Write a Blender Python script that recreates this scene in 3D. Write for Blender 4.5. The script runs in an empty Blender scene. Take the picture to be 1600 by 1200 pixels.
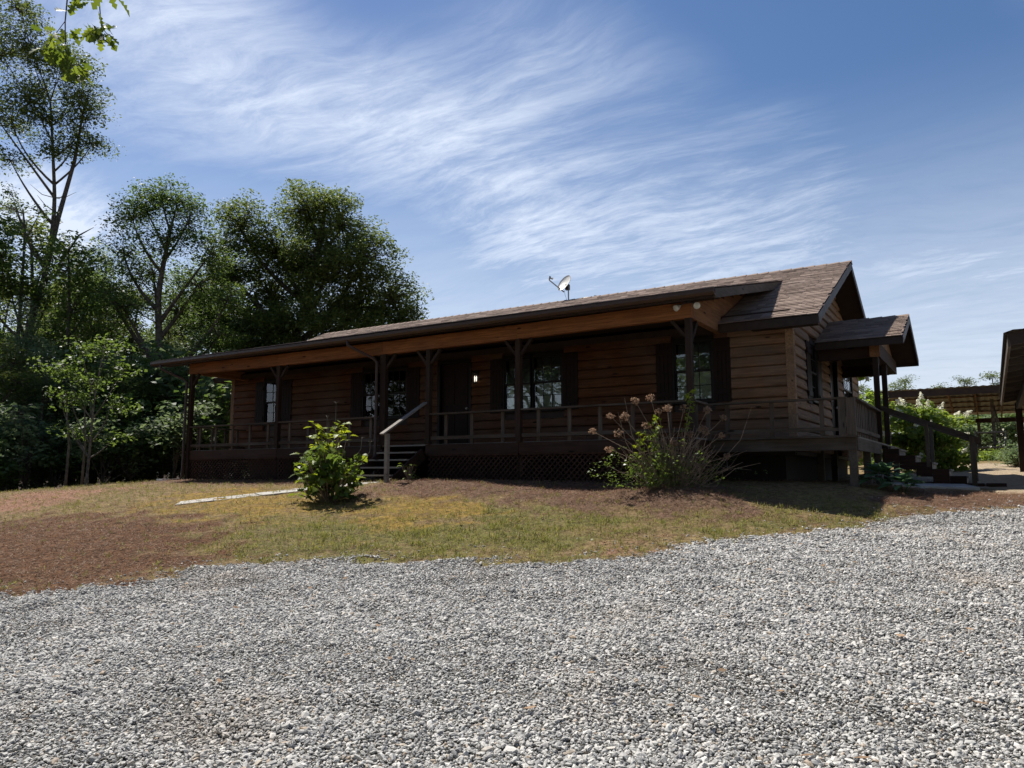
import bpy, math, random
import numpy as np
from mathutils import Vector, Matrix

random.seed(7); rng = np.random.default_rng(7)
SC = bpy.context.scene
COL = SC.collection
R = math.radians

# ------------------------------------------------------------------ camera
cam_d = bpy.data.cameras.new('camera'); cam = bpy.data.objects.new('camera', cam_d); COL.objects.link(cam)
cam.location = (0, 0, 1.6)
cam.rotation_euler = (R(90) + math.atan(141 / 1180), 0, R(32.3))
cam_d.sensor_width = 36; cam_d.lens = 36 * 1180 / 1600
cam_d.clip_start = .05; cam_d.clip_end = 3000
SC.camera = cam

# ------------------------------------------------------------------ sun, sky, exposure
SUN_EL, SUN_AZ = 57.0, -75.0          # azimuth clockwise from +Y
sv = Vector((math.sin(R(SUN_AZ)) * math.cos(R(SUN_EL)), math.cos(R(SUN_AZ)) * math.cos(R(SUN_EL)), math.sin(R(SUN_EL))))
sun_d = bpy.data.lights.new('sun', 'SUN'); sun = bpy.data.objects.new('sun', sun_d); COL.objects.link(sun)
sun_d.energy = 5.0; sun_d.angle = R(.5); sun_d.color = (1, .955, .88)
sun.rotation_euler = sv.to_track_quat('Z', 'Y').to_euler()
SC.view_settings.view_transform = 'Standard'; SC.view_settings.look = 'None'
SC.view_settings.exposure = .6; SC.view_settings.gamma = 1
SC.cycles.max_bounces = 6; SC.cycles.diffuse_bounces = 3; SC.cycles.glossy_bounces = 3
SC.cycles.transmission_bounces = 4; SC.cycles.transparent_max_bounces = 8
SC.cycles.sample_clamp_indirect = 6

W = bpy.data.worlds.new('World'); SC.world = W; W.use_nodes = True
wt = W.node_tree; wt.nodes.clear()
class G:
    """tiny node-graph helper"""
    def __init__(s, t): s.t = t
    def n(s, ty, **k):
        nd = s.t.nodes.new(ty)
        for a, v in k.items(): setattr(nd, a, v)
        return nd
    def put(s, sock, v):
        if hasattr(v, 'is_output') or isinstance(v, bpy.types.NodeSocket): s.t.links.new(v, sock)
        else: sock.default_value = v
    def m(s, op, a, b=0.0, c=0.0, clamp=False):
        nd = s.n('ShaderNodeMath', operation=op, use_clamp=clamp)
        s.put(nd.inputs[0], a); s.put(nd.inputs[1], b)
        if len(nd.inputs) > 2: s.put(nd.inputs[2], c)
        return nd.outputs[0]
    def vm(s, op, a, b=(0, 0, 0)):
        nd = s.n('ShaderNodeVectorMath', operation=op)
        s.put(nd.inputs[0], a); s.put(nd.inputs[1], b)
        return nd.outputs[0]
    def mix(s, f, a, b):
        nd = s.n('ShaderNodeMix', data_type='RGBA')
        s.put(nd.inputs[0], f); s.put(nd.inputs[6], a); s.put(nd.inputs[7], b)
        return nd.outputs[2]
    def ramp(s, v, a, b, lo=0.0, hi=1.0, smooth=True):
        nd = s.n('ShaderNodeMapRange', interpolation_type='SMOOTHSTEP' if smooth else 'LINEAR')
        s.put(nd.inputs[0], v); s.put(nd.inputs[1], a); s.put(nd.inputs[2], b); s.put(nd.inputs[3], lo); s.put(nd.inputs[4], hi)
        return nd.outputs[0]
    def noise(s, vec, scale, detail=4, rough=.55, dist=0.0):
        nd = s.n('ShaderNodeTexNoise'); s.put(nd.inputs['Vector'], vec)
        nd.inputs['Scale'].default_value = scale; nd.inputs['Detail'].default_value = detail
        nd.inputs['Roughness'].default_value = rough; nd.inputs['Distortion'].default_value = dist
        return nd.outputs[0]
    def map(s, vec, loc=(0, 0, 0), rot=(0, 0, 0), scale=(1, 1, 1)):
        nd = s.n('ShaderNodeMapping'); s.put(nd.inputs[0], vec)
        nd.inputs[1].default_value = loc; nd.inputs[2].default_value = rot; nd.inputs[3].default_value = scale
        return nd.outputs[0]

def build_world():
    g = G(wt)
    sky = g.n('ShaderNodeTexSky', sky_type='NISHITA', sun_disc=False)
    sky.sun_elevation = R(SUN_EL); sky.sun_rotation = R(SUN_AZ)
    sky.altitude = 300; sky.air_density = 1.25; sky.dust_density = .55; sky.ozone_density = 2.2
    co = g.n('ShaderNodeTexCoord').outputs['Generated']
    sp = g.n('ShaderNodeSeparateXYZ'); g.put(sp.inputs[0], co)
    x, y, z = sp.outputs
    az = g.m('MULTIPLY', g.m('ARCTAN2', x, y), 57.2958)      # degrees clockwise from +Y
    el = g.m('MULTIPLY', g.m('ARCSINE', z), 57.2958)
    cb = g.n('ShaderNodeCombineXYZ'); g.put(cb.inputs[0], az); g.put(cb.inputs[1], el)
    ae = cb.outputs[0]
    # high cloud sheet: plane coordinates
    zz = g.m('ADD', g.m('MAXIMUM', z, 0.0), .12)
    cp = g.n('ShaderNodeCombineXYZ'); g.put(cp.inputs[0], g.m('DIVIDE', x, zz)); g.put(cp.inputs[1], g.m('DIVIDE', y, zz))
    pl = cp.outputs[0]
    warp = g.n('ShaderNodeTexNoise'); g.put(warp.inputs['Vector'], pl); warp.inputs['Scale'].default_value = .75; warp.inputs['Detail'].default_value = 3
    wv = g.vm('MULTIPLY', g.vm('SUBTRACT', warp.outputs['Color'], (.5, .5, .5)), (.75, .75, 0))
    plw = g.vm('ADD', pl, wv)
    st1 = g.noise(g.map(plw, rot=(0, 0, CLOUD_ROT), scale=(.5, 2.3, 1)), 1.9, 9, .6, .1)      # combed streaks
    st2 = g.noise(g.map(plw, loc=(3, 1, 0), rot=(0, 0, CLOUD_ROT + .35), scale=(.6, 2.6, 1)), 5.0, 8, .64, .12)
    big = g.noise(g.map(pl, loc=(5.3, 2.2, 0)), .8, 3, .5)
    st3 = g.noise(g.map(plw, loc=(1, 7, 0), rot=(0, 0, CLOUD_ROT - .5), scale=(.8, 2.4, 1)), 10.0, 10, .72, .3)
    fil = g.m('ADD', g.m('ADD', g.m('MULTIPLY', st1, .40), g.m('MULTIPLY', st2, .30)), g.m('MULTIPLY', st3, .30))
    wisp = g.ramp(fil, .39, .66)
    # cirrus banks of this afternoon, as (azimuth, elevation, half length, half width, tilt, amount)
    tot = None
    aew = g.vm('ADD', ae, g.vm('MULTIPLY', g.vm('SUBTRACT', warp.outputs['Color'], (.5, .5, .5)), (14, 10, 0)))
    for (a0, e0, la, lb, tilt, amt) in BANKS:
        v = g.vm('SUBTRACT', aew, (a0, e0, 0))
        v = g.map(v, rot=(0, 0, R(tilt)))
        v = g.vm('DIVIDE', v, (la, lb, 1))
        ln = g.n('ShaderNodeVectorMath', operation='LENGTH'); g.put(ln.inputs[0], v)
        b = g.m('MULTIPLY', g.ramp(ln.outputs['Value'], 1.0, 0.0), amt)
        tot = b if tot is None else g.m('ADD', tot, b)
    gen = g.m('MULTIPLY', g.ramp(big, .50, .75), .55)
    cover = g.m('ADD', tot, gen)
    base = g.m('ADD', g.m('MULTIPLY', wisp, .72), .28)
    c = g.m('MULTIPLY', cover, base, clamp=True)
    low = g.m('MULTIPLY', g.ramp(el, 28.0, 3.0), .72)           # thin veil thickening to the horizon
    low = g.m('MULTIPLY', low, g.ramp(fil, .25, .6, .55, 1.0))
    c = g.m('MAXIMUM', c, low)
    c = g.m('MINIMUM', c, .92)
    skyc = g.n('ShaderNodeHueSaturation'); g.put(skyc.inputs['Color'], sky.outputs[0]); skyc.inputs['Saturation'].default_value = 1.22; skyc.inputs['Value'].default_value = SKY_V
    tn = g.n('ShaderNodeMix', data_type='RGBA', blend_type='MULTIPLY'); tn.inputs[0].default_value = 1; g.put(tn.inputs[6], skyc.outputs[0]); tn.inputs[7].default_value = (1.15, 1.04, 1.10, 1)
    col = g.mix(c, tn.outputs[2], CLOUD_COL)
    bg = g.n('ShaderNodeBackground'); g.put(bg.inputs[0], col); bg.inputs[1].default_value = SKY_S
    out = g.n('ShaderNodeOutputWorld'); g.put(out.inputs[0], bg.outputs[0])
SKY_S, SKY_V, CLOUD_COL = .0575, 1.0, (9.6, 10.6, 12.4, 1)
CLOUD_ROT = R(-35)
BANKS = [(-54, 26.5, 24, 8.5, 9, .75), (-38, 22, 21, 9, 14, .58), (-34, 25.5, 13, 8, 20, .5), (-27, 28.5, 14, 7, 26, .42), (-18, 15.5, 26, 5.5, 3, .8), (2, 10.5, 18, 7, -3, .9), (-34, 15, 12, 5, -4, .5), (-12, 20, 17, 6, 10, .45), (-64, 17, 7, 5.5, 0, 2.0), (-57, 31.5, 12, 3.4, 2, .55)]
build_world()

# ------------------------------------------------------------------ helpers
def tag(o, label=None, cat=None, group=None, kind=None):
    if label: o['label'] = label
    if cat: o['category'] = cat
    if group: o['group'] = group
    if kind: o['kind'] = kind
    return o
def empty(name, loc=(0, 0, 0), parent=None):
    o = bpy.data.objects.new(name, None); COL.objects.link(o); o.location = loc
    o.empty_display_size = .2
    if parent: o.parent = parent
    return o
def link(name, me, parent=None, loc=(0, 0, 0)):
    o = bpy.data.objects.new(name, me); COL.objects.link(o); o.location = loc
    if parent: o.parent = parent
    return o
def npmesh(name, V, F, mat=None, smooth=False, attrs=None):
    """V (n,3); F (m,k) all of one size"""
    V = np.asarray(V, np.float32); F = np.asarray(F, np.int32)
    me = bpy.data.meshes.new(name); k = F.shape[1]
    me.vertices.add(len(V)); me.vertices.foreach_set('co', V.ravel())
    me.loops.add(F.size); me.loops.foreach_set('vertex_index', F.ravel())
    me.polygons.add(len(F)); me.polygons.foreach_set('loop_start', np.arange(0, F.size, k, dtype=np.int32))
    me.update(calc_edges=True)
    if smooth: me.polygons.foreach_set('use_smooth', np.ones(len(F), bool))
    for an, av in (attrs or {}).items():
        a = me.attributes.new(an, 'FLOAT', 'POINT'); a.data.foreach_set('value', np.asarray(av, np.float32))
    if mat: me.materials.append(mat)
    me.validate()
    return me
class MB:
    def __init__(s): s.V = []; s.F = []
    def add(s, V, F):
        b = len(s.V); s.V += [tuple(v) for v in V]; s.F += [tuple(i + b for i in f) for f in F]; return s
    def box(s, x0, x1, y0, y1, z0, z1):
        V = [(x, y, z) for z in (z0, z1) for y in (y0, y1) for x in (x0, x1)]
        return s.add(V, [(0, 2, 3, 1), (4, 5, 7, 6), (0, 1, 5, 4), (2, 6, 7, 3), (0, 4, 6, 2), (1, 3, 7, 5)])
    def beam(s, a, b, w, h, up=(0, 0, 1)):
        a, b = Vector(a), Vector(b); d = (b - a).normalized(); u = Vector(up)
        r = d.cross(u)
        if r.length < 1e-4: r = d.cross(Vector((1, 0, 0)))
        r.normalize(); u = r.cross(d)
        V = []
        for p in (a, b):
            for sr, su in ((-1, -1), (1, -1), (1, 1), (-1, 1)): V.append(p + r * (sr * w / 2) + u * (su * h / 2))
        return s.add(V, [(3, 2, 1, 0), (4, 5, 6, 7), (0, 1, 5, 4), (1, 2, 6, 5), (2, 3, 7, 6), (3, 0, 4, 7)])
    def tube(s, pts, rad, n=8, cap=True):
        pts = [Vector(p) for p in pts]
        if not hasattr(rad, '__len__'): rad = [rad] * len(pts)
        rings = []; ref = None
        for i, p in enumerate(pts):
            d = (pts[min(i + 1, len(pts) - 1)] - pts[max(i - 1, 0)]).normalized()
            if ref is None: ref = d.orthogonal().normalized()
            ref = (ref - d * ref.dot(d)).normalized(); q = d.cross(ref)
            rings.append([p + (ref * math.cos(2 * math.pi * k / n) + q * math.sin(2 * math.pi * k / n)) * rad[i] for k in range(n)])
        V = [v for r in rings for v in r]; F = []
        for i in range(len(pts) - 1):
            for k in range(n): F.append((i * n + k, i * n + (k + 1) % n, (i + 1) * n + (k + 1) % n, (i + 1) * n + k))
        if cap: F.append(tuple(range(n - 1, -1, -1))); F.append(tuple((len(pts) - 1) * n + k for k in range(n)))
        return s.add(V, F)
    def lathe(s, prof, c, n=16, axis=(0, 0, 1)):
        c = Vector(c); ax = Vector(axis).normalized(); u = ax.orthogonal().normalized(); w = ax.cross(u)
        V = []; F = []
        for (r, h) in prof:
            for k in range(n): V.append(c + ax * h + (u * math.cos(2 * math.pi * k / n) + w * math.sin(2 * math.pi * k / n)) * r)
        for i in range(len(prof) - 1):
            for k in range(n): F.append((i * n + k, i * n + (k + 1) % n, (i + 1) * n + (k + 1) % n, (i + 1) * n + k))
        return s.add(V, F)
    def quad(s, *p): return s.add(p, [tuple(range(len(p)))])
    def mesh(s, name, mat, smooth=False):
        me = bpy.data.meshes.new(name); me.from_pydata(s.V, [], s.F); me.update()
        if mat: me.materials.append(mat)
        if smooth:
            for p in me.polygons: p.use_smooth = True
        return me
    def build(s, name, mat, parent=None, smooth=False): return link(name, s.mesh(name, mat, smooth), parent)

# ------------------------------------------------------------------ materials
def newmat(name):
    m = bpy.data.materials.new(name); m.use_nodes = True; t = m.node_tree; t.nodes.clear()
    g = G(t); b = g.n('ShaderNodeBsdfPrincipled'); o = g.n('ShaderNodeOutputMaterial'); t.links.new(b.outputs[0], o.inputs[0])
    return m, g, b, o
def bump(g, b, h, strength, dist=.01):
    nd = g.n('ShaderNodeBump'); nd.inputs['Strength'].default_value = strength; nd.inputs['Distance'].default_value = dist
    g.put(nd.inputs['Height'], h); g.put(b.inputs['Normal'], nd.outputs[0])
def c4(c, k=1): return (c[0] * k, c[1] * k, c[2] * k, 1)
def wood(name, col, col2, axis='x', rough=.75, grey=0.0, knots=True, var=.35):
    """stained boards: grain along an axis, knots, per-board shade, weather streaks"""
    m, g, b, o = newmat(name)
    co = g.n('ShaderNodeTexCoord').outputs['Object']; oi = g.n('ShaderNodeObjectInfo')
    geo = g.n('ShaderNodeNewGeometry').outputs['Position']
    rnd = oi.outputs['Random']
    cb = g.n('ShaderNodeCombineXYZ'); g.put(cb.inputs[0], g.m('MULTIPLY', rnd, 37)); g.put(cb.inputs[1], g.m('MULTIPLY', rnd, 11)); g.put(cb.inputs[2], g.m('MULTIPLY', rnd, 23))
    p = g.vm('ADD', geo, cb.outputs[0])
    sc = {'x': (.7, 14, 14), 'y': (14, .7, 14), 'z': (14, 14, .7)}[axis]
    gr = g.noise(g.map(p, scale=sc), 2.2, 6, .65, .6)
    bl = g.noise(g.map(p, scale=tuple(max(.6, s * .12) for s in sc)), 1.3, 4, .6)
    colr = g.mix(g.ramp(gr, .3, .72), c4(col), c4(col2))
    colr = g.mix(g.m('MULTIPLY', g.ramp(bl, .45, .75), .55), colr, c4(col2, .55))
    hs = g.n('ShaderNodeHueSaturation'); g.put(hs.inputs['Color'], colr)
    g.put(hs.inputs['Value'], g.m('ADD', 1 - var / 2, g.m('MULTIPLY', rnd, var)))
    colr = hs.outputs[0]
    if grey:
        wn = g.noise(g.map(geo, scale=(.5, .5, .35)), 1.6, 5, .6)
        gl = g.m('ADD', g.ramp(wn, .35, .7), 0.0)
        colr = g.mix(g.m('MULTIPLY', gl, grey), colr, (.17, .155, .135, 1))
    if knots:
        vo = g.n('ShaderNodeTexVoronoi', feature='F1'); g.put(vo.inputs['Vector'], g.map(p, scale={'x': (.9, 3, 3), 'y': (3, .9, 3), 'z': (3, 3, .9)}[axis])); vo.inputs['Scale'].default_value = 1.6
        colr = g.mix(g.ramp(vo.outputs['Distance'], .14, .05), colr, c4(col2, .18))
    g.put(b.inputs['Base Color'], colr)
    g.put(b.inputs['Roughness'], g.ramp(gr, .2, .8, rough - .1, rough + .12, False))
    b.inputs['Specular IOR Level'].default_value = .18
    bump(g, b, gr, .35, .006)
    return m
def plain(name, col, rough=.6, var=.12, metal=0.0, scale=6, spec=.4, bmp=.1):
    m, g, b, o = newmat(name)
    geo = g.n('ShaderNodeNewGeometry').outputs['Position']
    n = g.noise(geo, scale, 5, .6)
    g.put(b.inputs['Base Color'], g.mix(g.ramp(n, .3, .7), c4(col, 1 - var), c4(col, 1 + var)))
    g.put(b.inputs['Roughness'], g.ramp(n, .2, .8, max(.02, rough - .08), min(1, rough + .08), False))
    b.inputs['Metallic'].default_value = metal; b.inputs['Specular IOR Level'].default_value = spec
    if bmp: bump(g, b, g.noise(geo, scale * 8, 3), bmp, .004)
    return m
def leafmat(name, c1, c2, trans=.38, rough=.42, tcol=None, spec=.22):
    m, g, b, o = newmat(name)
    at = g.n('ShaderNodeAttribute', attribute_name='tint').outputs['Fac']
    oi = g.n('ShaderNodeObjectInfo').outputs['Random']
    col = g.mix(at, c4(c1), c4(c2))
    hs = g.n('ShaderNodeHueSaturation'); g.put(hs.inputs['Color'], col); g.put(hs.inputs['Value'], g.m('ADD', .85, g.m('MULTIPLY', oi, .3)))
    col = hs.outputs[0]
    g.put(b.inputs['Base Color'], col); b.inputs['Roughness'].default_value = rough; b.inputs['Specular IOR Level'].default_value = spec
    tr = g.n('ShaderNodeBsdfTranslucent')
    tc = g.mix(1.0, col, col)
    h2 = g.n('ShaderNodeHueSaturation'); g.put(h2.inputs['Color'], col); h2.inputs['Hue'].default_value = .485; h2.inputs['Saturation'].default_value = 1.1; h2.inputs['Value'].default_value = 2.0
    g.put(tr.inputs[0], h2.outputs[0])
    mx = g.n('ShaderNodeMixShader'); mx.inputs[0].default_value = trans
    g.t.links.new(b.outputs[0], mx.inputs[1]); g.t.links.new(tr.outputs[0], mx.inputs[2]); g.t.links.new(mx.outputs[0], o.inputs[0])
    return m
def glassmat():
    m, g, b, o = newmat('window_glass')
    gl = g.n('ShaderNodeBsdfGlossy'); gl.inputs['Roughness'].default_value = .015; gl.inputs[0].default_value = (.95, .97, 1, 1)
    geo = g.n('ShaderNodeNewGeometry').outputs['Position']
    bn = g.n('ShaderNodeBump'); bn.inputs['Strength'].default_value = .06; bn.inputs['Distance'].default_value = .02; g.put(bn.inputs['Height'], g.noise(geo, 1.7, 2)); g.put(gl.inputs['Normal'], bn.outputs[0])
    tr = g.n('ShaderNodeBsdfTransparent'); tr.inputs[0].default_value = (.8, .84, .82, 1)
    fr = g.n('ShaderNodeFresnel'); fr.inputs[0].default_value = 1.75
    mx = g.n('ShaderNodeMixShader'); g.put(mx.inputs[0], fr.outputs[0])
    g.t.links.new(tr.outputs[0], mx.inputs[1]); g.t.links.new(gl.outputs[0], mx.inputs[2]); g.t.links.new(mx.outputs[0], o.inputs[0])
    return m
M = {}
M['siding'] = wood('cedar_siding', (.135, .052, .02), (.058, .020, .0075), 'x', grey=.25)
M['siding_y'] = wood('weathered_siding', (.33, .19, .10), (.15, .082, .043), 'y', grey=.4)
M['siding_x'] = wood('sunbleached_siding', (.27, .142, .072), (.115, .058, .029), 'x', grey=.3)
M['header'] = wood('header_board', (.28, .11, .039), (.135, .049, .017), 'x', grey=.06)
M['header_y'] = wood('header_board_end', (.33, .15, .06), (.19, .08, .03), 'y', grey=.1)
M['post'] = wood('porch_post', (.036, .019, .011), (.02, .010, .006), 'z', grey=.08)
M['rail'] = wood('rail_wood', (.085, .062, .044), (.045, .031, .021), 'x', grey=.3)
M['rail_y'] = wood('rail_wood_y', (.10, .076, .055), (.055, .04, .028), 'y', grey=.4)
M['rim'] = wood('deck_rim', (.05, .023, .014), (.028, .013, .008), 'x', grey=.08)
M['tread'] = wood('stair_tread', (.30, .27, .23), (.19, .165, .14), 'x', grey=.6)
M['lattice'] = plain('lattice_strip', (.05, .026, .018), .85, .3, spec=.15)
M['trim'] = plain('brown_trim', (.040, .026, .020), .55, .2, spec=.2)
M['gutter'] = plain('brown_gutter', (.060, .034, .024), .4, .1, spec=.3)
M['shutter'] = plain('dark_shutter', (.018, .009, .006), .6, .2, spec=.15)
M['sash'] = plain('window_sash', (.015, .011, .009), .5, .15, spec=.2)
M['glass'] = glassmat()
M['shade'] = plain('roller_shade', (.66, .64, .50), .8, .06)
M['dark'] = plain('interior_dark', (.012, .011, .010), .9, .2)
M['soffit'] = plain('soffit', (.04, .026, .018), .75, .2, spec=.15)
M['metal'] = plain('grey_metal', (.30, .30, .30), .45, .12, .6)
M['dish'] = plain('dish_paint', (.55, .54, .50), .4, .1)
M['black'] = plain('black_metal', (.02, .02, .02), .4, .2)
M['conc'] = plain('concrete', (.35, .335, .30), .85, .16, scale=2.2, bmp=.3)
M['white'] = plain('white_plastic', (.75, .75, .72), .4, .05)
M['bark'] = plain('bark', (.085, .070, .055), .9, .45, scale=9, spec=.2, bmp=.8)
M['bark_l'] = plain('pale_bark', (.16, .14, .115), .9, .4, scale=8, spec=.2, bmp=.6)
M['stem'] = plain('dry_stem', (.22, .16, .11), .85, .3, scale=20)
M['oak'] = leafmat('oak_leaf', (.036, .058, .015), (.115, .148, .04), .40, .55)
M['tree'] = leafmat('tree_leaf', (.040, .075, .02), (.13, .19, .05), .42, .55)
M['treeg'] = leafmat('greyish_leaf', (.06, .095, .043), (.155, .20, .095), .42, .55)
M['dogw'] = leafmat('dogwood_leaf', (.06, .10, .022), (.11, .16, .04), .42, .5)
M['fatsia'] = leafmat('shrub_leaf', (.06, .105, .016), (.19, .235, .032), .40, .45, spec=.3)
M['hydr'] = leafmat('hydrangea_leaf', (.055, .095, .022), (.15, .21, .04), .42, .35)
M['viburnum'] = leafmat('pale_shrub_leaf', (.085, .14, .028), (.19, .25, .055), .45, .42)
M['hosta'] = leafmat('hosta_leaf', (.05, .10, .045), (.09, .15, .07), .3, .35)
M['petal'] = leafmat('white_petal', (.62, .62, .50), (.78, .77, .66), .3, .6)
M['dryfl'] = leafmat('dry_flower', (.19, .125, .078), (.33, .24, .165), .3, .8, spec=.1)
M['nearoak'] = leafmat('near_oak_leaf', (.050, .082, .014), (.105, .14, .025), .5, .5)
M['grass'] = leafmat('grass_blade', (.085, .11, .022), (.30, .26, .10), .35, .6, spec=.2)
M['straw'] = leafmat('pine_straw_needle', (.14, .078, .046), (.34, .22, .145), .15, .7, spec=.2)
M['litter'] = leafmat('leaf_litter', (.07, .036, .018), (.36, .25, .16), .15, .8, spec=.15)

# ------------------------------------------------------------------ terrain
# --- terrain
CTRL=[(0,0,0),(-5,0,-.03),(5,0,.03),(-12,0,-.1),(12,0,.1),(0,-10,-.2),(-10,-10,-.3),(10,-10,-.1),(0,3,.09),(-6,3,.05),(4,4,.18),
(-9.4,4.2,.2),(-8.7,5.7,.33),(-8.3,6.8,.43),(-4.6,7.95,.54),(-3.7,8.8,.61),(-2.25,10.8,.79),(-.86,13.0,.99),(.37,14,1.08),(4,8,.55),(8,10,.75),
(-20,12.9,1.38),(-16,12.9,1.4),(-12,12.6,1.42),(-8,12.9,1.4),(-5,13.4,1.36),(-2,14.4,1.38),(-1,13.8,1.15),(-4,12.2,1.1),(-.4,17,1.3),(3,17,1.45),(-.5,20,1.5),(.3,24,1.72),(1,30,2.05),(3,40,2.3),(10,30,2.2),(8,18,1.6),
(-20,18,1.4),(-12,18,1.42),(-5,18,1.4),(-5,25,1.6),(-12,26,1.5),(-22,10,1.12),(-25.3,11.2,.97),(-25.6,14.2,1.14),(-28,18,1.2),(-30,12,.85),(-18,5,.45),(-22,3,.2),(-16,9,.95),(-12,9,.92),
(-30,28,1.3),(-45,20,.7),(-45,35,1.0),(-20,40,1.6),(0,60,2.5),(30,50,2.6),(30,20,1.8),(30,-10,.5),(-40,-5,-.5),(-60,60,1),(60,60,2.5),(0,110,2.5),(-90,90,1),(90,90,2.5),(-90,-40,-1),(90,-40,0),(0,-60,-1)]
_c=np.array(CTRL,float)
def _phi(r2): return .5*r2*np.log(r2+1e-9)
def _fit():
    n=len(_c); d=_c[:,None,:2]-_c[None,:,:2]; K=_phi((d**2).sum(-1))+np.eye(n)*.35
    P=np.c_[np.ones(n),_c[:,:2]]; A=np.zeros((n+3,n+3)); A[:n,:n]=K; A[:n,n:]=P; A[n:,:n]=P.T
    return np.linalg.solve(A,np.r_[_c[:,2],0,0,0])
_w=_fit()
def H(x,y):
    x=np.asarray(x,float); y=np.asarray(y,float)
    xc=np.clip(x,-90,90); yc=np.clip(y,-60,110)
    z=_w[-3]+_w[-2]*xc+_w[-1]*yc
    for (cx,cy,_),w in zip(CTRL,_w): z=z+w*_phi((xc-cx)**2+(yc-cy)**2)
    # low straw mound round the hydrangea, flat pad under the house
    z=z+.20*np.exp(-((x+4.5)**2/1.2+(y-12.35)**2/.35))+.10*np.exp(-((x+9.4)**2/3+(y-12.4)**2/.25))
    return z

ZONES = {
'gravel': [(-9.5, 4.3), (-9.0, 4.9), (-8.7, 5.7), (-8.7, 6.4), (-8.2, 6.9), (-6.9, 7.3), (-6.2, 7.4), (-5.3, 7.8), (-4.4, 7.9), (-3.9, 8.6), (-3.4, 9.3), (-2.8, 10.1), (-2.3, 10.9), (-1.6, 11.8), (-0.9, 13.0), (-0.2, 13.7), (0.4, 14.3), (2.5, 15.6), (14, 17), (20, -12), (-18, -12), (-13, 1)],
'mulch': [(-16.1, 7.1), (-15.6, 7.9), (-14.3, 8.4), (-12.8, 8.4), (-11.5, 8.4), (-10.4, 7.9), (-10.0, 7.2), (-9.0, 6.8), (-8.7, 5.7), (-8.9, 4.8), (-9.4, 4.2), (-13, .5), (-19, 2)],
'clay': [(-20.4, 9.0), (-20.9, 10.1), (-18.6, 11.2), (-17.9, 9.7), (-17.3, 8.6), (-17.0, 7.8), (-20, 7)],
'moss': [(-14.6, 9.2), (-15.3, 10.7), (-13.8, 11.6), (-11.7, 10.6), (-10.0, 9.6), (-10.6, 8.9), (-11.9, 8.7)],
'moss2': [(-9.7, 10.1), (-9.6, 11.0), (-8.7, 11.4), (-7.6, 10.9), (-7.1, 10.1), (-7.5, 9.5), (-7.8, 8.8), (-8.6, 9.2)],
'grass': [(-10.4, 7.7), (-10.3, 8.7), (-8.5, 9.5), (-7.2, 9.6), (-7.0, 10.6), (-6.4, 11.1), (-4.9, 10.7), (-4.8, 9.2), (-4.7, 8.3), (-5.9, 7.8), (-7.0, 7.4), (-8.4, 7.1), (-9.5, 7.4)],
'grass2': [(-3.9, 10.8), (-3.1, 12.1), (-1.2, 12.6), (-1.2, 12.0), (-2.2, 11.1), (-3.1, 10.0)],
'straw': [(-10.4, 10.9), (-10.9, 12.0), (-10.5, 13.6), (-4.6, 14.1), (-4.2, 13.5), (-3.2, 12.4), (-3.0, 11.9), (-3.8, 11.4), (-4.7, 11.3), (-5.7, 10.9), (-6.7, 11.2), (-8.0, 11.4), (-9.3, 11.1)],
'straw2': [(-1.7, 13.5), (-1.2, 15.2), (-0.2, 15.9), (1.2, 15.9), (1.2, 14.9), (-0.3, 13.7), (-1.0, 13.1)],
'straw3': [(-20, 12.3), (-20, 13.5), (-12.4, 13.5), (-12.4, 12.4), (-15, 12.2)],
'clay2': [(-4.2, 8.7), (-4.2, 9.5), (-3.9, 9.9), (-3.7, 9.1)],
'clay3': [(-2.9, 10.9), (-2.2, 11.8), (-1.9, 11.6), (-2.4, 10.9)],
'sand': [(-3, 19.5), (-3, 24), (-1.5, 27.5), (6, 29), (14, 27), (14, 17), (2.5, 15.4), (.2, 16.0), (-.2, 17.6)],
}
def sdist(px, py, poly):
    """signed distance to polygon, inside positive"""
    P = np.array(poly, float); n = len(P); d = np.full(px.shape, 1e9); ins = np.zeros(px.shape, bool)
    for i in range(n):
        a, b = P[i], P[(i + 1) % n]; e = b - a
        wx, wy = px - a[0], py - a[1]; t = np.clip((wx * e[0] + wy * e[1]) / (e @ e + 1e-12), 0, 1)
        d = np.minimum(d, (wx - e[0] * t) ** 2 + (wy - e[1] * t) ** 2)
        c = ((a[1] > py) != (b[1] > py)) & (px < (b[0] - a[0]) * (py - a[1]) / (b[1] - a[1] + 1e-12) + a[0])
        ins ^= c
    return np.where(ins, 1, -1) * np.sqrt(d)
_pr = np.random.default_rng(3); _ph = _pr.uniform(0, 6.28, (24, 2)); _an = _pr.uniform(0, 6.28, 24)
def wob(x, y, f0=.5, octs=6, seed=0):
    """cheap band-limited noise, about -1..1"""
    z = 0; a = 1; f = f0; tot = 0
    for k in range(octs):
        i = (k * 3 + seed) % 24; j = (i + 7) % 24
        z = z + a * np.sin(f * 6.28 * (x * math.cos(_an[i]) + y * math.sin(_an[i])) + _ph[i, 0] + 1.7 * np.sin(f * 4.1 * (x * math.sin(_an[j]) - y * math.cos(_an[j])) + _ph[j, 1]))
        tot += a; a *= .62; f *= 1.93
    return z / tot * 1.6
def zone(name, x, y, soft=.25, rough=.25, seed=0):
    d = sdist(x, y, ZONES[name]) + rough * wob(x, y, .9, 5, seed)
    return np.clip(d / soft * .5 + .5, 0, 1)
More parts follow.
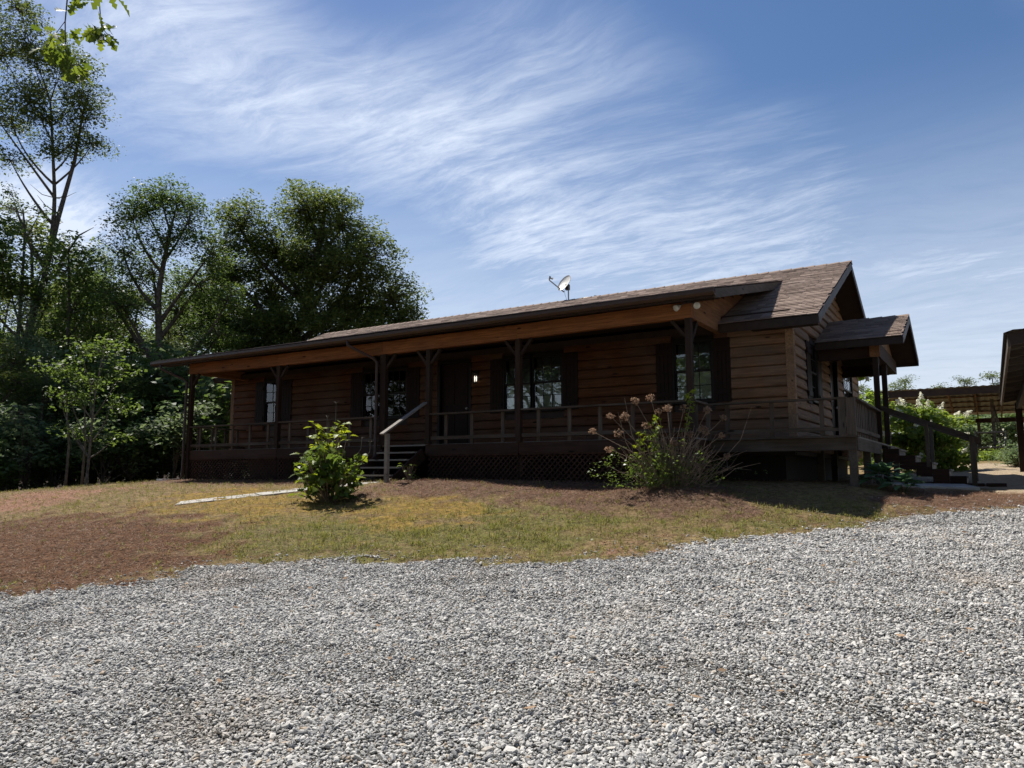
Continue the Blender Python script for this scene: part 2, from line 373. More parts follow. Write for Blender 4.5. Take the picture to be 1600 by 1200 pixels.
def zmasks(x, y):
    mx = np.maximum
    return dict(m_gravel=zone('gravel', x, y, .12, .16, 1), m_mulch=zone('mulch', x, y, 1.0, .7, 2), m_clay=mx(mx(zone('clay', x, y, .6, .3, 3), .7 * zone('clay2', x, y, .5, .3, 5)), .5 * zone('clay3', x, y, .5, .3, 4)),
                m_moss=mx(zone('moss', x, y, 1.2, .7, 4), zone('moss2', x, y, .9, .6, 5)), m_grass=mx(zone('grass', x, y, 1.3, .8, 6), .8 * zone('grass2', x, y, .9, .6, 7)),
                m_straw=mx(mx(zone('straw', x, y, .8, .5, 8), zone('straw2', x, y, .5, .3, 9)), .8 * zone('straw3', x, y, .4, .2, 10)), m_sand=zone('sand', x, y, .5, .3, 11),
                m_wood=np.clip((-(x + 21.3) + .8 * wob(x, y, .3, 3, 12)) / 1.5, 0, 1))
def Hd(x, y):
    """terrain with small relief"""
    return H(x, y) + .018 * wob(x, y, .55, 5, 13) * np.clip((np.abs(y) + np.abs(x)) / 8, .4, 1)
def axis(core0, core1, step, lo, hi):
    a = list(np.arange(core0, core1 + 1e-6, step)); s = step; v = core1
    while v < hi: s *= 1.35; v += s; a.append(min(v, hi))
    s = step; v = core0; pre = []
    while v > lo: s *= 1.35; v -= s; pre.append(max(v, lo))
    return np.array(pre[::-1] + a)
def ground():
    gx = axis(-24, 5, .11, -900, 900); gy = axis(1.5, 19, .11, -500, 1100)
    X, Y = np.meshgrid(gx, gy); x, y = X.ravel(), Y.ravel(); z = Hd(x, y)
    nx, ny = len(gx), len(gy)
    i = (np.arange(ny - 1)[:, None] * nx + np.arange(nx - 1)[None]).ravel()
    F = np.c_[i, i + 1, i + nx + 1, i + nx]
    mk = zmasks(x, y)
    m, g, b, o = newmat('ground_cover')
    geo = g.n('ShaderNodeNewGeometry').outputs['Position']
    n1 = g.noise(geo, 1.1, 6, .62); n2 = g.noise(geo, 9, 6, .65); n3 = g.noise(geo, 60, 5, .75)
    A = lambda nm: g.n('ShaderNodeAttribute', attribute_name=nm).outputs['Fac']
    fl = g.m('ADD', g.m('MULTIPLY', n2, .6), g.m('MULTIPLY', n3, .4))
    def lay(col, mask, ca, cb, edge=.35):
        f = g.ramp(g.m('ADD', mask, g.m('MULTIPLY', g.m('SUBTRACT', fl, .5), 1.6)), .5 - edge / 2, .5 + edge / 2)
        return g.mix(f, col, g.mix(g.ramp(fl, .36, .66), c4(ca), c4(cb)))
    col = g.mix(g.ramp(fl, .36, .66), (.10, .066, .028, 1), (.35, .255, .12, 1))
    col = g.mix(g.m('MULTIPLY', g.ramp(n1, .48, .68), .6), col, (.17, .145, .045, 1))
    col = lay(col, A('m_grass'), (.075, .076, .020), (.235, .205, .070), .6)
    col = lay(col, A('m_moss'), (.14, .095, .020), (.38, .25, .055), .6)
    col = lay(col, A('m_mulch'), (.045, .021, .010), (.19, .094, .046), .5)
    col = lay(col, A('m_straw'), (.08, .046, .029), (.24, .155, .102), .5)
    col = lay(col, A('m_clay'), (.22, .11, .065), (.38, .225, .15), .5)
    col = lay(col, A('m_sand'), (.30, .225, .145), (.46, .37, .26), .4)
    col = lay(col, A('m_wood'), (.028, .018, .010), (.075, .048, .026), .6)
    col = lay(col, A('m_gravel'), (.085, .08, .07), (.24, .225, .20), .2)
    g.put(b.inputs['Base Color'], col); b.inputs['Roughness'].default_value = .95; b.inputs['Specular IOR Level'].default_value = .15
    bump(g, b, g.m('ADD', g.m('MULTIPLY', n2, .5), g.m('MULTIPLY', n3, .5)), 1.0, .06)
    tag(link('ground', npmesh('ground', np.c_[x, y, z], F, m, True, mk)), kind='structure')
ground()

def scatter(n, box, dens, seed):
    """points kept with probability dens(x, y)"""
    r = np.random.default_rng(seed); x = r.uniform(box[0], box[1], n); y = r.uniform(box[2], box[3], n)
    k = r.uniform(0, 1, n) < dens(x, y); return x[k], y[k], r
def inview(x, y, pad=1.5):
    """on the ground in front of the camera, with room for a step aside"""
    f = -math.sin(R(32.3)) * x + math.cos(R(32.3)) * y; s = math.cos(R(32.3)) * x + math.sin(R(32.3)) * y
    return (f > 3.0) & (np.abs(s) < .70 * f + pad)
def blades(name, x, y, r, mat, L, wd, lean, tint=(0, 1), flat=False, zoff=0.0):
    """thin two-triangle blades standing (or lying) on the ground"""
    n = len(x); z = Hd(x, y) + zoff; a = r.uniform(0, 6.283, n); l = r.uniform(*L, n); w = r.uniform(*wd, n)
    el = r.uniform(*lean, n)
    d = np.c_[np.cos(a) * np.cos(el), np.sin(a) * np.cos(el), np.sin(el)]; s = np.c_[-np.sin(a), np.cos(a), r.normal(0, .25, n)]
    p = np.c_[x, y, z]; mid = p + d * (l * .55)[:, None]; tip = p + d * l[:, None]; tip[:, 2] -= np.where(flat, 0, l * .12)
    sw = s * (w / 2)[:, None]
    V = np.stack([p - d * (l * .02)[:, None], mid - sw, tip, mid + sw], 1).reshape(-1, 3)
    F = np.arange(n * 4).reshape(-1, 4); t = np.repeat(tint[0] + (tint[1] - tint[0]) * r.beta(1.1, 2.2, n), 4)
    return link(name, npmesh(name, V, F, mat, False, {'tint': t}))

def gravel_bed():
    # stone shapes
    coll = bpy.data.collections.new('stone_shapes')
    m, g, b, o = newmat('crushed_granite')
    rnd = g.n('ShaderNodeObjectInfo').outputs['Random']; geo = g.n('ShaderNodeNewGeometry').outputs['Position']
    cr = g.n('ShaderNodeValToRGB'); g.put(cr.inputs[0], rnd); e = cr.color_ramp
    stops = [(0, (.10, .10, .098)), (.14, (.20, .198, .194)), (.36, (.335, .325, .305)), (.60, (.44, .425, .395)), (.82, (.53, .512, .475)), (.93, (.64, .615, .565)), (.958, (.40, .34, .265)), (1, (.34, .25, .17))]
    e.elements[0].position = 0; e.elements[0].color = c4(stops[0][1]); e.elements[1].position = 1; e.elements[1].color = c4(stops[-1][1])
    for p_, c_ in stops[1:-1]: el = e.elements.new(p_); el.color = c4(c_)
    n = g.noise(geo, 90, 4, .7)
    dn = g.noise(geo, .55, 5, .65)
    sc_ = g.mix(g.m('MULTIPLY', g.ramp(n, .42, .66), .5), cr.outputs[0], (.46, .45, .43, 1))
    g.put(b.inputs['Base Color'], g.mix(g.m('MULTIPLY', g.ramp(dn, .54, .78), .45), sc_, (.36, .285, .205, 1)))
    b.inputs['Roughness'].default_value = .8; b.inputs['Specular IOR Level'].default_value = .25
    import bmesh
    for k in range(9):
        bm = bmesh.new(); bmesh.ops.create_icosphere(bm, subdivisions=1, radius=1)
        rr = random.Random(k)
        # chip with a few cutting planes so that faces are flat and angular
        pl = [(Vector((rr.gauss(0, 1), rr.gauss(0, 1), rr.gauss(0, 1))).normalized(), rr.uniform(.45, .85)) for _ in range(7)]
        for v in bm.verts:
            for nn, dd in pl:
                q = v.co.dot(nn)
                if q > dd: v.co -= nn * (q - dd)
            v.co = Vector((v.co.x * rr.uniform(1.0, 1.08), v.co.y * (.62 + .05 * (k % 5)), v.co.z * (.42 + .06 * (k % 4))))
        me = bpy.data.meshes.new('stone'); bm.to_mesh(me); bm.free(); me.materials.append(m)
        coll.objects.link(bpy.data.objects.new('stone_shape', me))
    # jittered grid of stones, two layers
    P = []; r = np.random.default_rng(11)
    for lay, (step, size, far) in enumerate([(.0205, .0132, 99), (.030, .0165, 99), (.14, .022, 99)]):
        xs = np.arange(-12.5, 4.5, step); ys = np.arange(2.2, 16, step); X, Y = np.meshgrid(xs, ys)
        x = X.ravel() + r.uniform(-.6, .6, X.size) * step; y = Y.ravel() + r.uniform(-.6, .6, X.size) * step
        k = inview(x, y, .9); x, y = x[k], y[k]
        dist = np.hypot(x, y)
        keep = np.clip(1.15 - .045 * np.maximum(dist - 6, 0), .45, 1)
        mk = zone('gravel', x, y, .16, .22, 1); mk = np.maximum(mk, .06 * zone('gravel', x, y, .9, .4, 3))
        k = (r.uniform(0, 1, len(x)) < mk * keep); x, y, dist = x[k], y[k], dist[k]
        sz = size * np.exp(r.normal(0, .30, len(x))) * np.clip(1 + .02 * (dist - 6), 1, 1.2)
        sz *= 1 + .12 * wob(x, y, .22, 3, 9)
        z = Hd(x, y) + (.004 if lay == 0 else .012 if lay == 1 else .018) + .006 * wob(x, y, 1.4, 3, 4)
        rot = np.c_[r.normal(0, .34, len(x)), r.normal(0, .34, len(x)), r.uniform(0, 6.283, len(x))]
        P.append((np.c_[x, y, z], rot, sz))
    V = np.concatenate([p[0] for p in P]); Ro = np.concatenate([p[1] for p in P]); S = np.concatenate([p[2] for p in P])
    me = bpy.data.meshes.new('gravel'); me.vertices.add(len(V)); me.vertices.foreach_set('co', V.astype(np.float32).ravel())
    a = me.attributes.new('rot', 'FLOAT_VECTOR', 'POINT'); a.data.foreach_set('vector', Ro.astype(np.float32).ravel())
    a = me.attributes.new('scl', 'FLOAT', 'POINT'); a.data.foreach_set('value', S.astype(np.float32))
    me.materials.append(m)
    o = tag(link('gravel', me), 'grey crushed stone gravel covering the driveway', 'gravel', kind='stuff')
    ng = bpy.data.node_groups.new('stones_on_points', 'GeometryNodeTree')
    ng.interface.new_socket('Geometry', in_out='INPUT', socket_type='NodeSocketGeometry'); ng.interface.new_socket('Geometry', in_out='OUTPUT', socket_type='NodeSocketGeometry')
    N = ng.nodes; gi = N.new('NodeGroupInput'); go = N.new('NodeGroupOutput'); ip = N.new('GeometryNodeInstanceOnPoints'); ci = N.new('GeometryNodeCollectionInfo')
    ci.inputs[0].default_value = coll; ci.inputs[1].default_value = True; ci.inputs[2].default_value = True
    ar = N.new('GeometryNodeInputNamedAttribute'); ar.data_type = 'FLOAT_VECTOR'; ar.inputs[0].default_value = 'rot'
    asn = N.new('GeometryNodeInputNamedAttribute'); asn.data_type = 'FLOAT'; asn.inputs[0].default_value = 'scl'
    e2r = N.new('FunctionNodeEulerToRotation')
    L = ng.links; L.new(gi.outputs[0], ip.inputs['Points']); L.new(ci.outputs[0], ip.inputs['Instance']); ip.inputs['Pick Instance'].default_value = True
    L.new(ar.outputs['Attribute'], e2r.inputs[0]); L.new(e2r.outputs[0], ip.inputs['Rotation']); L.new(asn.outputs['Attribute'], ip.inputs['Scale']); L.new(ip.outputs[0], go.inputs[0])
    o.modifiers.new('stones', 'NODES').node_group = ng
    print('stones', len(V))
gravel_bed()

# ------------------------------------------------------------------ paths and slabs
def slab(name, poly, thick=.07, lift=.035, sub=.25):
    """concrete slab lying on the ground, top following the slope"""
    P = [Vector((a, b)) for a, b in poly]; mb = MB(); n = 14
    top = []; 
    for i in range(n + 1):
        t = i / n; l = P[0].lerp(P[1], t); r_ = P[3].lerp(P[2], t)
        top.append(((l.x, l.y, float(H(l.x, l.y)) + lift), (r_.x, r_.y, float(H(r_.x, r_.y)) + lift)))
    for i in range(n):
        a, b = top[i]; c, d = top[i + 1]
        mb.quad(a, b, d, c)
        mb.quad((a[0], a[1], a[2] - thick), a, c, (c[0], c[1], c[2] - thick)); mb.quad(b, (b[0], b[1], b[2] - thick), (d[0], d[1], d[2] - thick), d)
    for q in (top[0], top[-1]): mb.quad(q[0], (q[0][0], q[0][1], q[0][2] - thick), (q[1][0], q[1][1], q[1][2] - thick), q[1])
    return tag(mb.build(name, M['conc']), kind='structure')
def path():
    a0, a1, w0, w1 = Vector((-13.8, 9.25)), Vector((-11.05, 12.28)), Vector((-14.12, 9.60)), Vector((-11.75, 12.28)); n = 5
    for k in range(n):
        s, e = k / n + .004, (k + 1) / n - .004; j = random.uniform(-.02, .02)
        q = [a0.lerp(a1, s), a0.lerp(a1, e), w0.lerp(w1, e), w0.lerp(w1, s)]
        slab('concrete_path', [(p.x + j, p.y - j) for p in q], .07, .022 + random.uniform(-.008, .008))
path()
slab('concrete_pad', [(-1.75, 15.95), (-.22, 17.0), (-.5, 17.9), (-2.0, 17.9)], .14, .05)

# ------------------------------------------------------------------ ground cover (uncountable)
def covers():
    B = (-24, 3, 4, 16)
    def dg(x, y):
        k = zmasks(x, y); d = k['m_grass'] * (.15 + .85 * np.clip(wob(x, y, 1.1, 5, 14) * 1.6 + .3, 0, 1)) + .10 + .5 * np.clip(wob(x, y, 1.5, 4, 2) - .75, 0, 1)
        return np.clip(d, 0, 1) * (1 - k['m_gravel']) * (1 - .9 * k['m_mulch']) * (1 - .85 * k['m_straw']) * (1 - .6 * k['m_clay']) * (1 - .75 * k['m_moss']) * inview(x, y) * (y < 13.4)
    x, y, r = scatter(95000, B, dg, 21)
    nb = r.integers(5, 12, len(x)); sp = np.repeat(r.uniform(.008, .035, len(x)), nb); x = np.repeat(x, nb) + r.normal(0, 1, nb.sum()) * sp; y = np.repeat(y, nb) + r.normal(0, 1, nb.sum()) * sp
    tag(blades('grass', x, y, r, M['grass'], (.02, .115), (.004, .011), (.3, 1.45)), 'short patchy grass on the bank before the porch', 'grass', kind='stuff')
    def ds(x, y):
        k = zmasks(x, y); return np.clip(k['m_straw'] * .8 + .16 + .25 * np.clip(wob(x, y, .7, 4, 6), 0, 1) * (1 - k['m_mulch']), 0, 1) * (1 - k['m_gravel']) * inview(x, y) * (y < 15.9)
    x, y, r = scatter(560000, B, ds, 22)
    tag(blades('pine_straw', x, y, r, M['straw'], (.05, .15), (.003, .0065), (-.05, .45), flat=True, zoff=.008), 'reddish pine straw spread along the porch', 'pine straw', kind='stuff')
    def dl(x, y):
        k = zmasks(x, y); return np.clip(.95 * k['m_mulch'] + .22 + .2 * k['m_straw'] + .3 * k['m_clay'] + .35 * k['m_wood'], 0, 1) * (1 - .985 * k['m_gravel']) * inview(x, y) * (y < 13.6)
    x, y, r = scatter(150000, B, dl, 23)
    tag(blades('leaf_litter', x, y, r, M['litter'], (.015, .06), (.006, .022), (-.1, .6), flat=True, zoff=.008), 'brown leaf litter and wood chips on the bank', 'leaf litter', kind='stuff')
covers()
def fallen_leaves():
    r = np.random.default_rng(31); k = 0
    x = r.uniform(-9, 2, 400); y = r.uniform(3.5, 13, 400); q = inview(x, y, 0) & (zone('gravel', x, y, .1, .1) > .9); x, y = x[q][:60], y[q][:60]
    tag(blades('fallen_leaves', x, y, r, M['litter'], (.05, .10), (.03, .05), (-.02, .15), (.5, 1), True, .04), 'dry tan leaves scattered over the gravel', 'leaf litter', kind='stuff')
fallen_leaves()

# ------------------------------------------------------------------ the house
X0, X1, YW, YB = -20.35, -3.25, 15.56, 24.14          # walls
FD, YP = 2.28, 13.56                                    # floor, porch front
XP0, XP1 = -19.65, -4.65
house = tag(empty('ranch_house', (-12, 15.56, 1.4)), 'long low brown wood-sided house with covered front porch and shingled roof', 'house')
def part(mb, name, mat, parent=None, smooth=False):
    """a mesh in world coordinates under the house or one of its parts"""
    p = parent or house; o = mb.build(name, mat, p, smooth)
    o.matrix_parent_inverse = Matrix.Translation(-house.location); return o
def group_part(name):
    o = empty(name, (0, 0, 0), house); o.matrix_parent_inverse = Matrix.Translation(-house.location); return o
def sub(mb, name, mat, parent, smooth=False):
    return mb.build(name, mat, parent, smooth)

RZ = lambda y: 4.67 + .46 * (y - 15.16)                 # main roof, front slope
YR = 19.85; ZR = RZ(YR)
PZ = lambda y: 4.92 + .242 * (y - 13.1)                 # porch roof
YM = 18.6                                               # porch roof meets main roof
RX0, RX1 = -20.9, -2.64
PX0, PX1 = -20.9, -4.0

# openings: front (x0, x1, z0, z1)
WZ0, WZ1 = 3.14, 4.42
FRONT_W = [(-18.80, -18.10), (-14.70, -13.94), (-13.90, -13.15), (-10.02, -9.26), (-9.22, -8.42), (-5.66, -4.84)]
FRONT_SH = [(-19.22, -18.83), (-18.07, -17.58), (-15.17, -14.74), (-13.11, -12.68), (-10.43, -10.06), (-8.38, -7.98), (-6.07, -5.70), (-4.80, -4.44)]
DOOR = (-12.02, -11.09)
SIDE_W = [(17.15, 17.85), (21.45, 22.9)]
SIDE_D = (19.55, 20.5)
SIDE_SH = [(16.68, 17.10), (17.90, 18.30)]

def carve(lo, hi, z0, z1, holes):
    """cut [lo,hi] by holes that overlap the course z0..z1"""
    seg = [(lo, hi)]
    for (a, b, c, d) in holes:
        if d <= z0 + .02 or c >= z1 - .02: continue
        seg = [s for (p, q) in seg for s in ((p, min(q, a)), (max(p, b), q)) if s[1] - s[0] > .03]
    return seg
COURSE = .215
def plank_mesh(L, h, mat, ends=None):
    """log-profile lap board; x along, -y outwards, z up; ends = clipped top corners for a gable"""
    prof = [(0, 0), (-.034, .0), (-.066, .016), (-.072, h * .2), (-.060, h * .6), (-.042, h * .9), (-.018, h * .985), (0, h)]
    mb = MB(); n = len(prof)
    l0, l1 = ends or (0, 0)
    V = [(l0 * (p[1] / h) if l0 else 0, p[0], p[1]) for p in prof] + [(L - (l1 * (p[1] / h) if l1 else 0), p[0], p[1]) for p in prof]
    F = [(i, i + 1, n + i + 1, n + i) for i in range(n - 1)] + [tuple(range(n))[::-1], tuple(range(n, 2 * n))]
    mb.add(V, F); return mb.mesh('plank', mat)
def wall(name, side, mat):
    w = group_part(name); rr = random.Random(5)
    if side == 'front':
        holes = [(a - .06, b + .06, WZ0 - .08, WZ1 + .08) for a, b in FRONT_W] + [(DOOR[0] - .08, DOOR[1] + .08, 0, WZ1 + .1)]
        z = FD - .22
        while z < 4.8:
            for (a, b) in carve(X0 + .09, X1 - .09, z, z + COURSE, holes):
                cuts = [a]; p = a
                while b - p > 4.9: p += rr.uniform(3.0, 4.9); cuts.append(p) if b - p > .5 else None
                cuts.append(b)
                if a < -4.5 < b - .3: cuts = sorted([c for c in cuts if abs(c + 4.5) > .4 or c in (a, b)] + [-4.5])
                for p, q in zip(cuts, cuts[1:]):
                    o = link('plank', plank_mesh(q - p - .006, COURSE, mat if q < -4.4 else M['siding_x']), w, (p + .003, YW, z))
                    o.rotation_euler.x = rr.gauss(0, .006)
            z += COURSE
    else:
        s = 1 if side == 'right' else -1; x = X1 if s > 0 else X0
        holes = [(a - .06, b + .06, WZ0 - .02, WZ1 + .08) for a, b in SIDE_W] + [(SIDE_D[0] - .08, SIDE_D[1] + .08, 0, WZ1 + .1)] if s > 0 else []
        z = FD - .22
        while z < ZR - .35:
            lo, hi = YW + .09, YB - .09; e = (0, 0)
            if z + COURSE > 4.75:
                zz = z; lo = max(lo, YW + (zz - 4.80) / .46); hi = 2 * YR - lo; e = (COURSE / .46, COURSE / .46)
            for (a, b) in carve(lo, hi, z, z + COURSE, holes):
                if b - a < 1.0 and e[0]: continue
                if s > 0: o = link('plank', plank_mesh(b - a, COURSE, mat, e), w, (x, a, z)); o.rotation_euler = (0, 0, R(90))
                else: o = link('plank', plank_mesh(b - a, COURSE, mat, e), w, (x, b, z)); o.rotation_euler = (0, 0, R(-90))
            z += COURSE
    # sheathing behind the boards
    mb = MB()
    if side == 'front':
        for (a, b) in carve(X0 + .01, X1 - .01, 3.5, 3.6, [(p, q, 0, 9) for p, q in FRONT_W + [DOOR]]): mb.box(a, b, YW + .004, YW + .12, FD - .3, 4.9)
        for (a, b) in FRONT_W: mb.box(a, b, YW + .004, YW + .12, WZ1, 4.9); mb.box(a, b, YW + .004, YW + .12, FD - .3, WZ0)
        mb.box(DOOR[0], DOOR[1], YW + .004, YW + .12, WZ1 + .04, 4.9)
    else:
        t = .12 if s > 0 else -.12; xa = x - s * .004; xb = x - t
        xa, xb = min(xa, xb), max(xa, xb)
        hs = SIDE_W + [SIDE_D] if s > 0 else []
        for (a, b) in carve(YW + .13, YB, 3.5, 3.6, [(p, q, 0, 9) for p, q in hs]): mb.box(xa, xb, a, b, FD - .3, 4.72)
        for (a, b) in hs: mb.box(xa, xb, a, b, WZ1, 4.72); mb.box(xa, xb, a, b, FD - .3, WZ0) if (a, b) != SIDE_D else None
        mb.add([(xa, YW + .13, 4.72), (xa, YB, 4.72), (xa, YR, ZR - .2), (xb, YW + .13, 4.72), (xb, YB, 4.72), (xb, YR, ZR - .2)], [(0, 2, 1), (3, 4, 5), (0, 1, 4, 3), (1, 2, 5, 4), (2, 0, 3, 5)])
    mb.build('sheathing', M['trim'], w)
    return w
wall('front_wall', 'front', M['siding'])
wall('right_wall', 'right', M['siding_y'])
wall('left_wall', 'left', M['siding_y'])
mb = MB(); mb.box(X0 + .12, X1 - .12, YB - .1, YB, FD - .3, 4.8); part(mb, 'rear_wall', M['siding'])
mb = MB(); mb.box(X0 + .12, X1 - .12, YW + .12, YB - .1, FD - .25, FD); part(mb, 'floor', M['dark'])
mb = MB(); mb.box(X0 + .12, X1 - .12, YW + .12, YB - .1, 4.72, 4.76); part(mb, 'ceiling', M['dark'])
mb = MB(); mb.box(X0 + .2, X1 - .2, YW + 1.6, YW + 1.66, FD, 4.72); mb.box(X1 - 1.5, X1 - 1.44, YW + 1.7, YB - .2, FD, 4.72); part(mb, 'inner_wall', M['dark'])
mb = MB(); mb.box(X0 + .3, X1 - .3, YW + .5, YW + .7, .9, FD - .25); mb.box(X1 - .5, X1 - .3, YW + .7, YB - .3, .9, FD - .25); mb.box(X0 + .3, X0 + .5, YW + .7, YB - .3, .9, FD - .25); part(mb, 'foundation', plain('block', (.03, .027, .024), .9))
for (x, y) in ((X0, YW), (X1, YW), (X1, YB), (X0, YB)):
    mb = MB(); s = -1 if x == X0 else 1; t = -1 if y == YW else 1
    mb.box(min(x - s * .09, x + s * .065), max(x - s * .09, x + s * .065), min(y - t * .09, y + t * .065), max(y - t * .09, y + t * .065), FD - .22, 4.62)
    part(mb, 'corner_board', M['siding_y'])

# ---- windows, doors, shutters
PANE = {}
def window(a, b, side, z0=WZ0, z1=WZ1, cols=3, shade=True):
    """double-hung: frame, sashes, muntins, panes, sill; built facing -y then turned"""
    w = b - a; h = z1 - z0
    o = empty('window', (0, 0, 0), house); o.matrix_parent_inverse = Matrix.Translation(-house.location)
    if side == 'front': o.location = (a, YW, z0)
    else: o.location = (X1, a, z0); o.rotation_euler.z = R(90)
    t = .055
    mb = MB(); mb.box(-t, 0, -.075, .10, 0, h); mb.box(w, w + t, -.075, .10, 0, h); mb.box(-t, w + t, -.078, .10, h, h + t + .02); sub(mb, 'frame', M['sash'], o)
    mb = MB(); mb.box(-t - .02, w + t + .02, -.10, .10, -.05, 0); sub(mb, 'sill', M['sash'], o)
    s = .04
    for k, (q0, q1, yy) in enumerate(((0, h / 2 + .02, -.022), (h / 2 - .02, h, -.057))):
        mb = MB(); mb.box(.004, s, yy, yy + .033, q0 + .004, q1 - .004); mb.box(w - s, w - .004, yy, yy + .033, q0 + .004, q1 - .004); mb.box(s, w - s, yy + .001, yy + .032, q0 + .004, q0 + s); mb.box(s, w - s, yy + .001, yy + .032, q1 - s, q1 - .004)
        gw = (w - 2 * s) / cols; gh = (q1 - q0 - 2 * s) / 2
        for c in range(1, cols): mb.box(s + gw * c - .007, s + gw * c + .007, yy + .004, yy + .028, q0 + s, q1 - s)
        mb.box(s, w - s, yy + .005, yy + .027, q0 + s + gh - .007, q0 + s + gh + .007)
        sub(mb, 'sash', M['sash'], o)
        key = (round(gw, 3), round(gh, 3))
        if key not in PANE:
            pm = MB(); pm.box(.0, gw - .014, 0, .004, 0, gh - .014); PANE[key] = pm.mesh('pane', M['glass'])
        for c in range(cols):
            for r_ in range(2):
                p = link('pane', PANE[key], o, (s + gw * c + .007, yy + .014, q0 + s + gh * r_ + .007)); p.rotation_euler = (random.gauss(0, .004), 0, random.gauss(0, .004))
    if shade:
        mb = MB(); z = h * .5; mb.box(.03, w - .03, .10, .104, .02, z); sub(mb, 'shade', M['shade'], o)
        mb = MB(); mb.box(.03, w - .03, .11, .113, z, h - .02); sub(mb, 'curtain', plain('grey_curtain', (.16, .165, .15), .8), o)
    return o
for (a, b) in FRONT_W: window(a, b, 'front', cols=3 if b - a > .74 else 2)
window(*SIDE_W[0], 'right', cols=2, z0=3.2, shade=True)
window(*SIDE_W[1], 'right', cols=4, z0=3.3, shade=False)
def shutter(a, b, side):
    w = b - a; h = WZ1 - WZ0 + .06
    o = empty('shutter', (0, 0, 0), house); o.matrix_parent_inverse = Matrix.Translation(-house.location)
    if side == 'front': o.location = (a, YW - .062, WZ0 - .05)
    else: o.location = (X1 + .062, a, WZ0 - .05); o.rotation_euler.z = R(90)
    n = 4; bw = w / n
    for k in range(n):
        mb = MB(); mb.box(k * bw + .004, (k + 1) * bw - .004, -.022, 0, 0, h); sub(mb, 'board', M['shutter'], o)
    for zz in (.16, h - .26):
        mb = MB(); mb.box(.012, w - .012, -.042, -.0225, zz, zz + .10); sub(mb, 'batten', M['shutter'], o)
for s in FRONT_SH: shutter(*s, 'front')
for s in SIDE_SH: shutter(*s, 'right')
def door(a, b, side):
    w = b - a; h = WZ1 - FD
    o = empty('door', (0, 0, 0), house); o.matrix_parent_inverse = Matrix.Translation(-house.location)
    if side == 'front': o.location = (a, YW, FD)
    else: o.location = (X1, a, FD); o.rotation_euler.z = R(90)
    mb = MB(); mb.box(-.075, 0, -.07, .1, 0, h + .02); mb.box(w, w + .075, -.07, .1, 0, h + .02); mb.box(-.075, w + .075, -.073, .1, h + .02, h + .10); sub(mb, 'door_frame', M['sash'], o)
    mb = MB(); mb.box(.004, w - .004, .03, .07, .01, h + .018); sub(mb, 'door_leaf', M['shutter'], o)
    for (p0, p1) in ((.12, .95), (1.1, 2.0)):
        for (q0, q1) in ((.1, w / 2 - .05), (w / 2 + .05, w - .1)):
            mb = MB(); mb.box(q0, q1, .018, .0295, p0, p1); sub(mb, 'door_panel', M['shutter'], o)
    mb = MB(); mb.lathe([(.005, -.03), (.03, -.03), (.034, 0), (.02, .02), (.012, .055)], (w - .09, -.02, .98), 12, (0, 1, 0)); sub(mb, 'door_knob', M['metal'], o, True)
    return o
door(*DOOR, 'front'); door(*SIDE_D, 'right')

# ---- roof
def shingle_slope(mb, x0, x1, ya, yb, zf, seed, clip=None):
    """overlapping tabs up a slope; zf(y) = roof plane"""
    rr = random.Random(seed); sl = zf(1) - zf(0); k = math.sqrt(1 + sl * sl); dy = .142 / k; n = int((yb - ya) / dy + .5); dy = (yb - ya) / n
    for i in range(n):
        y0 = ya + i * dy - .004; y1 = y0 + dy + .012; x = x0 - rr.uniform(0, .3)
        while x < x1:
            w = rr.choice((.16, .24, .33, .33, .42)); a, b = max(x, x0), min(x + w - .006, x1); x += w
            if b - a < .03: continue
            t = .007 + rr.uniform(0, .007) + (.005 if rr.random() < .35 else 0); j = rr.uniform(-.006, .006)
            zb0, zb1 = zf(y0 + j), zf(y1)
            mb.add([(a, y0 + j, zb0), (b, y0 + j, zb0), (b, y0 + j, zb0 + t + .006), (a, y0 + j, zb0 + t + .006), (b, y1, zb1 + .003), (a, y1, zb1 + .003)], [(0, 1, 2, 3), (3, 2, 4, 5), (0, 3, 5), (1, 4, 2)])
def shingle_mat():
    m, g, b, o = newmat('asphalt_shingle')
    geo = g.n('ShaderNodeNewGeometry'); pos = geo.outputs['Position']; isl = geo.outputs['Random Per Island']
    n = g.noise(pos, 110, 3, .8); n2 = g.noise(pos, .9, 5, .6)
    cr = g.n('ShaderNodeValToRGB'); g.put(cr.inputs[0], isl); e = cr.color_ramp
    e.elements[0].color = (.125, .085, .064, 1); e.elements[1].color = (.29, .215, .172, 1); q = e.elements.new(.5); q.color = (.205, .146, .113, 1)
    col = g.mix(g.m('MULTIPLY', g.ramp(n, .4, .7), .45), cr.outputs[0], (.33, .27, .23, 1))
    col = g.mix(g.m('MULTIPLY', g.ramp(n2, .45, .75), .25), col, (.12, .105, .09, 1))
    g.put(b.inputs['Base Color'], col); b.inputs['Roughness'].default_value = .92; b.inputs['Specular IOR Level'].default_value = .2
    bump(g, b, n, .5, .004); return m
M['shingle'] = shingle_mat()
roof = group_part('roof')
def slab_roof(x0, x1, ya, yb, zf, th=.14, drop=.02):
    mb = MB(); V = []
    for x in (x0, x1):
        for (y, d) in ((ya, 0), (yb, 0), (yb, th), (ya, th)): V.append((x, y, zf(y) - drop - d))
    mb.add(V, [(0, 1, 2, 3), (7, 6, 5, 4), (0, 4, 5, 1), (1, 5, 6, 2), (2, 6, 7, 3), (3, 7, 4, 0)]); return mb
RB = lambda y: ZR - .46 * (y - YR)
slab_roof(RX0 + .02, RX1 - .03, 15.18, YR, RZ).build('front_deck', M['soffit'], roof)
slab_roof(RX0 + .02, RX1 - .03, YR, 24.5, RB).build('rear_deck', M['soffit'], roof)
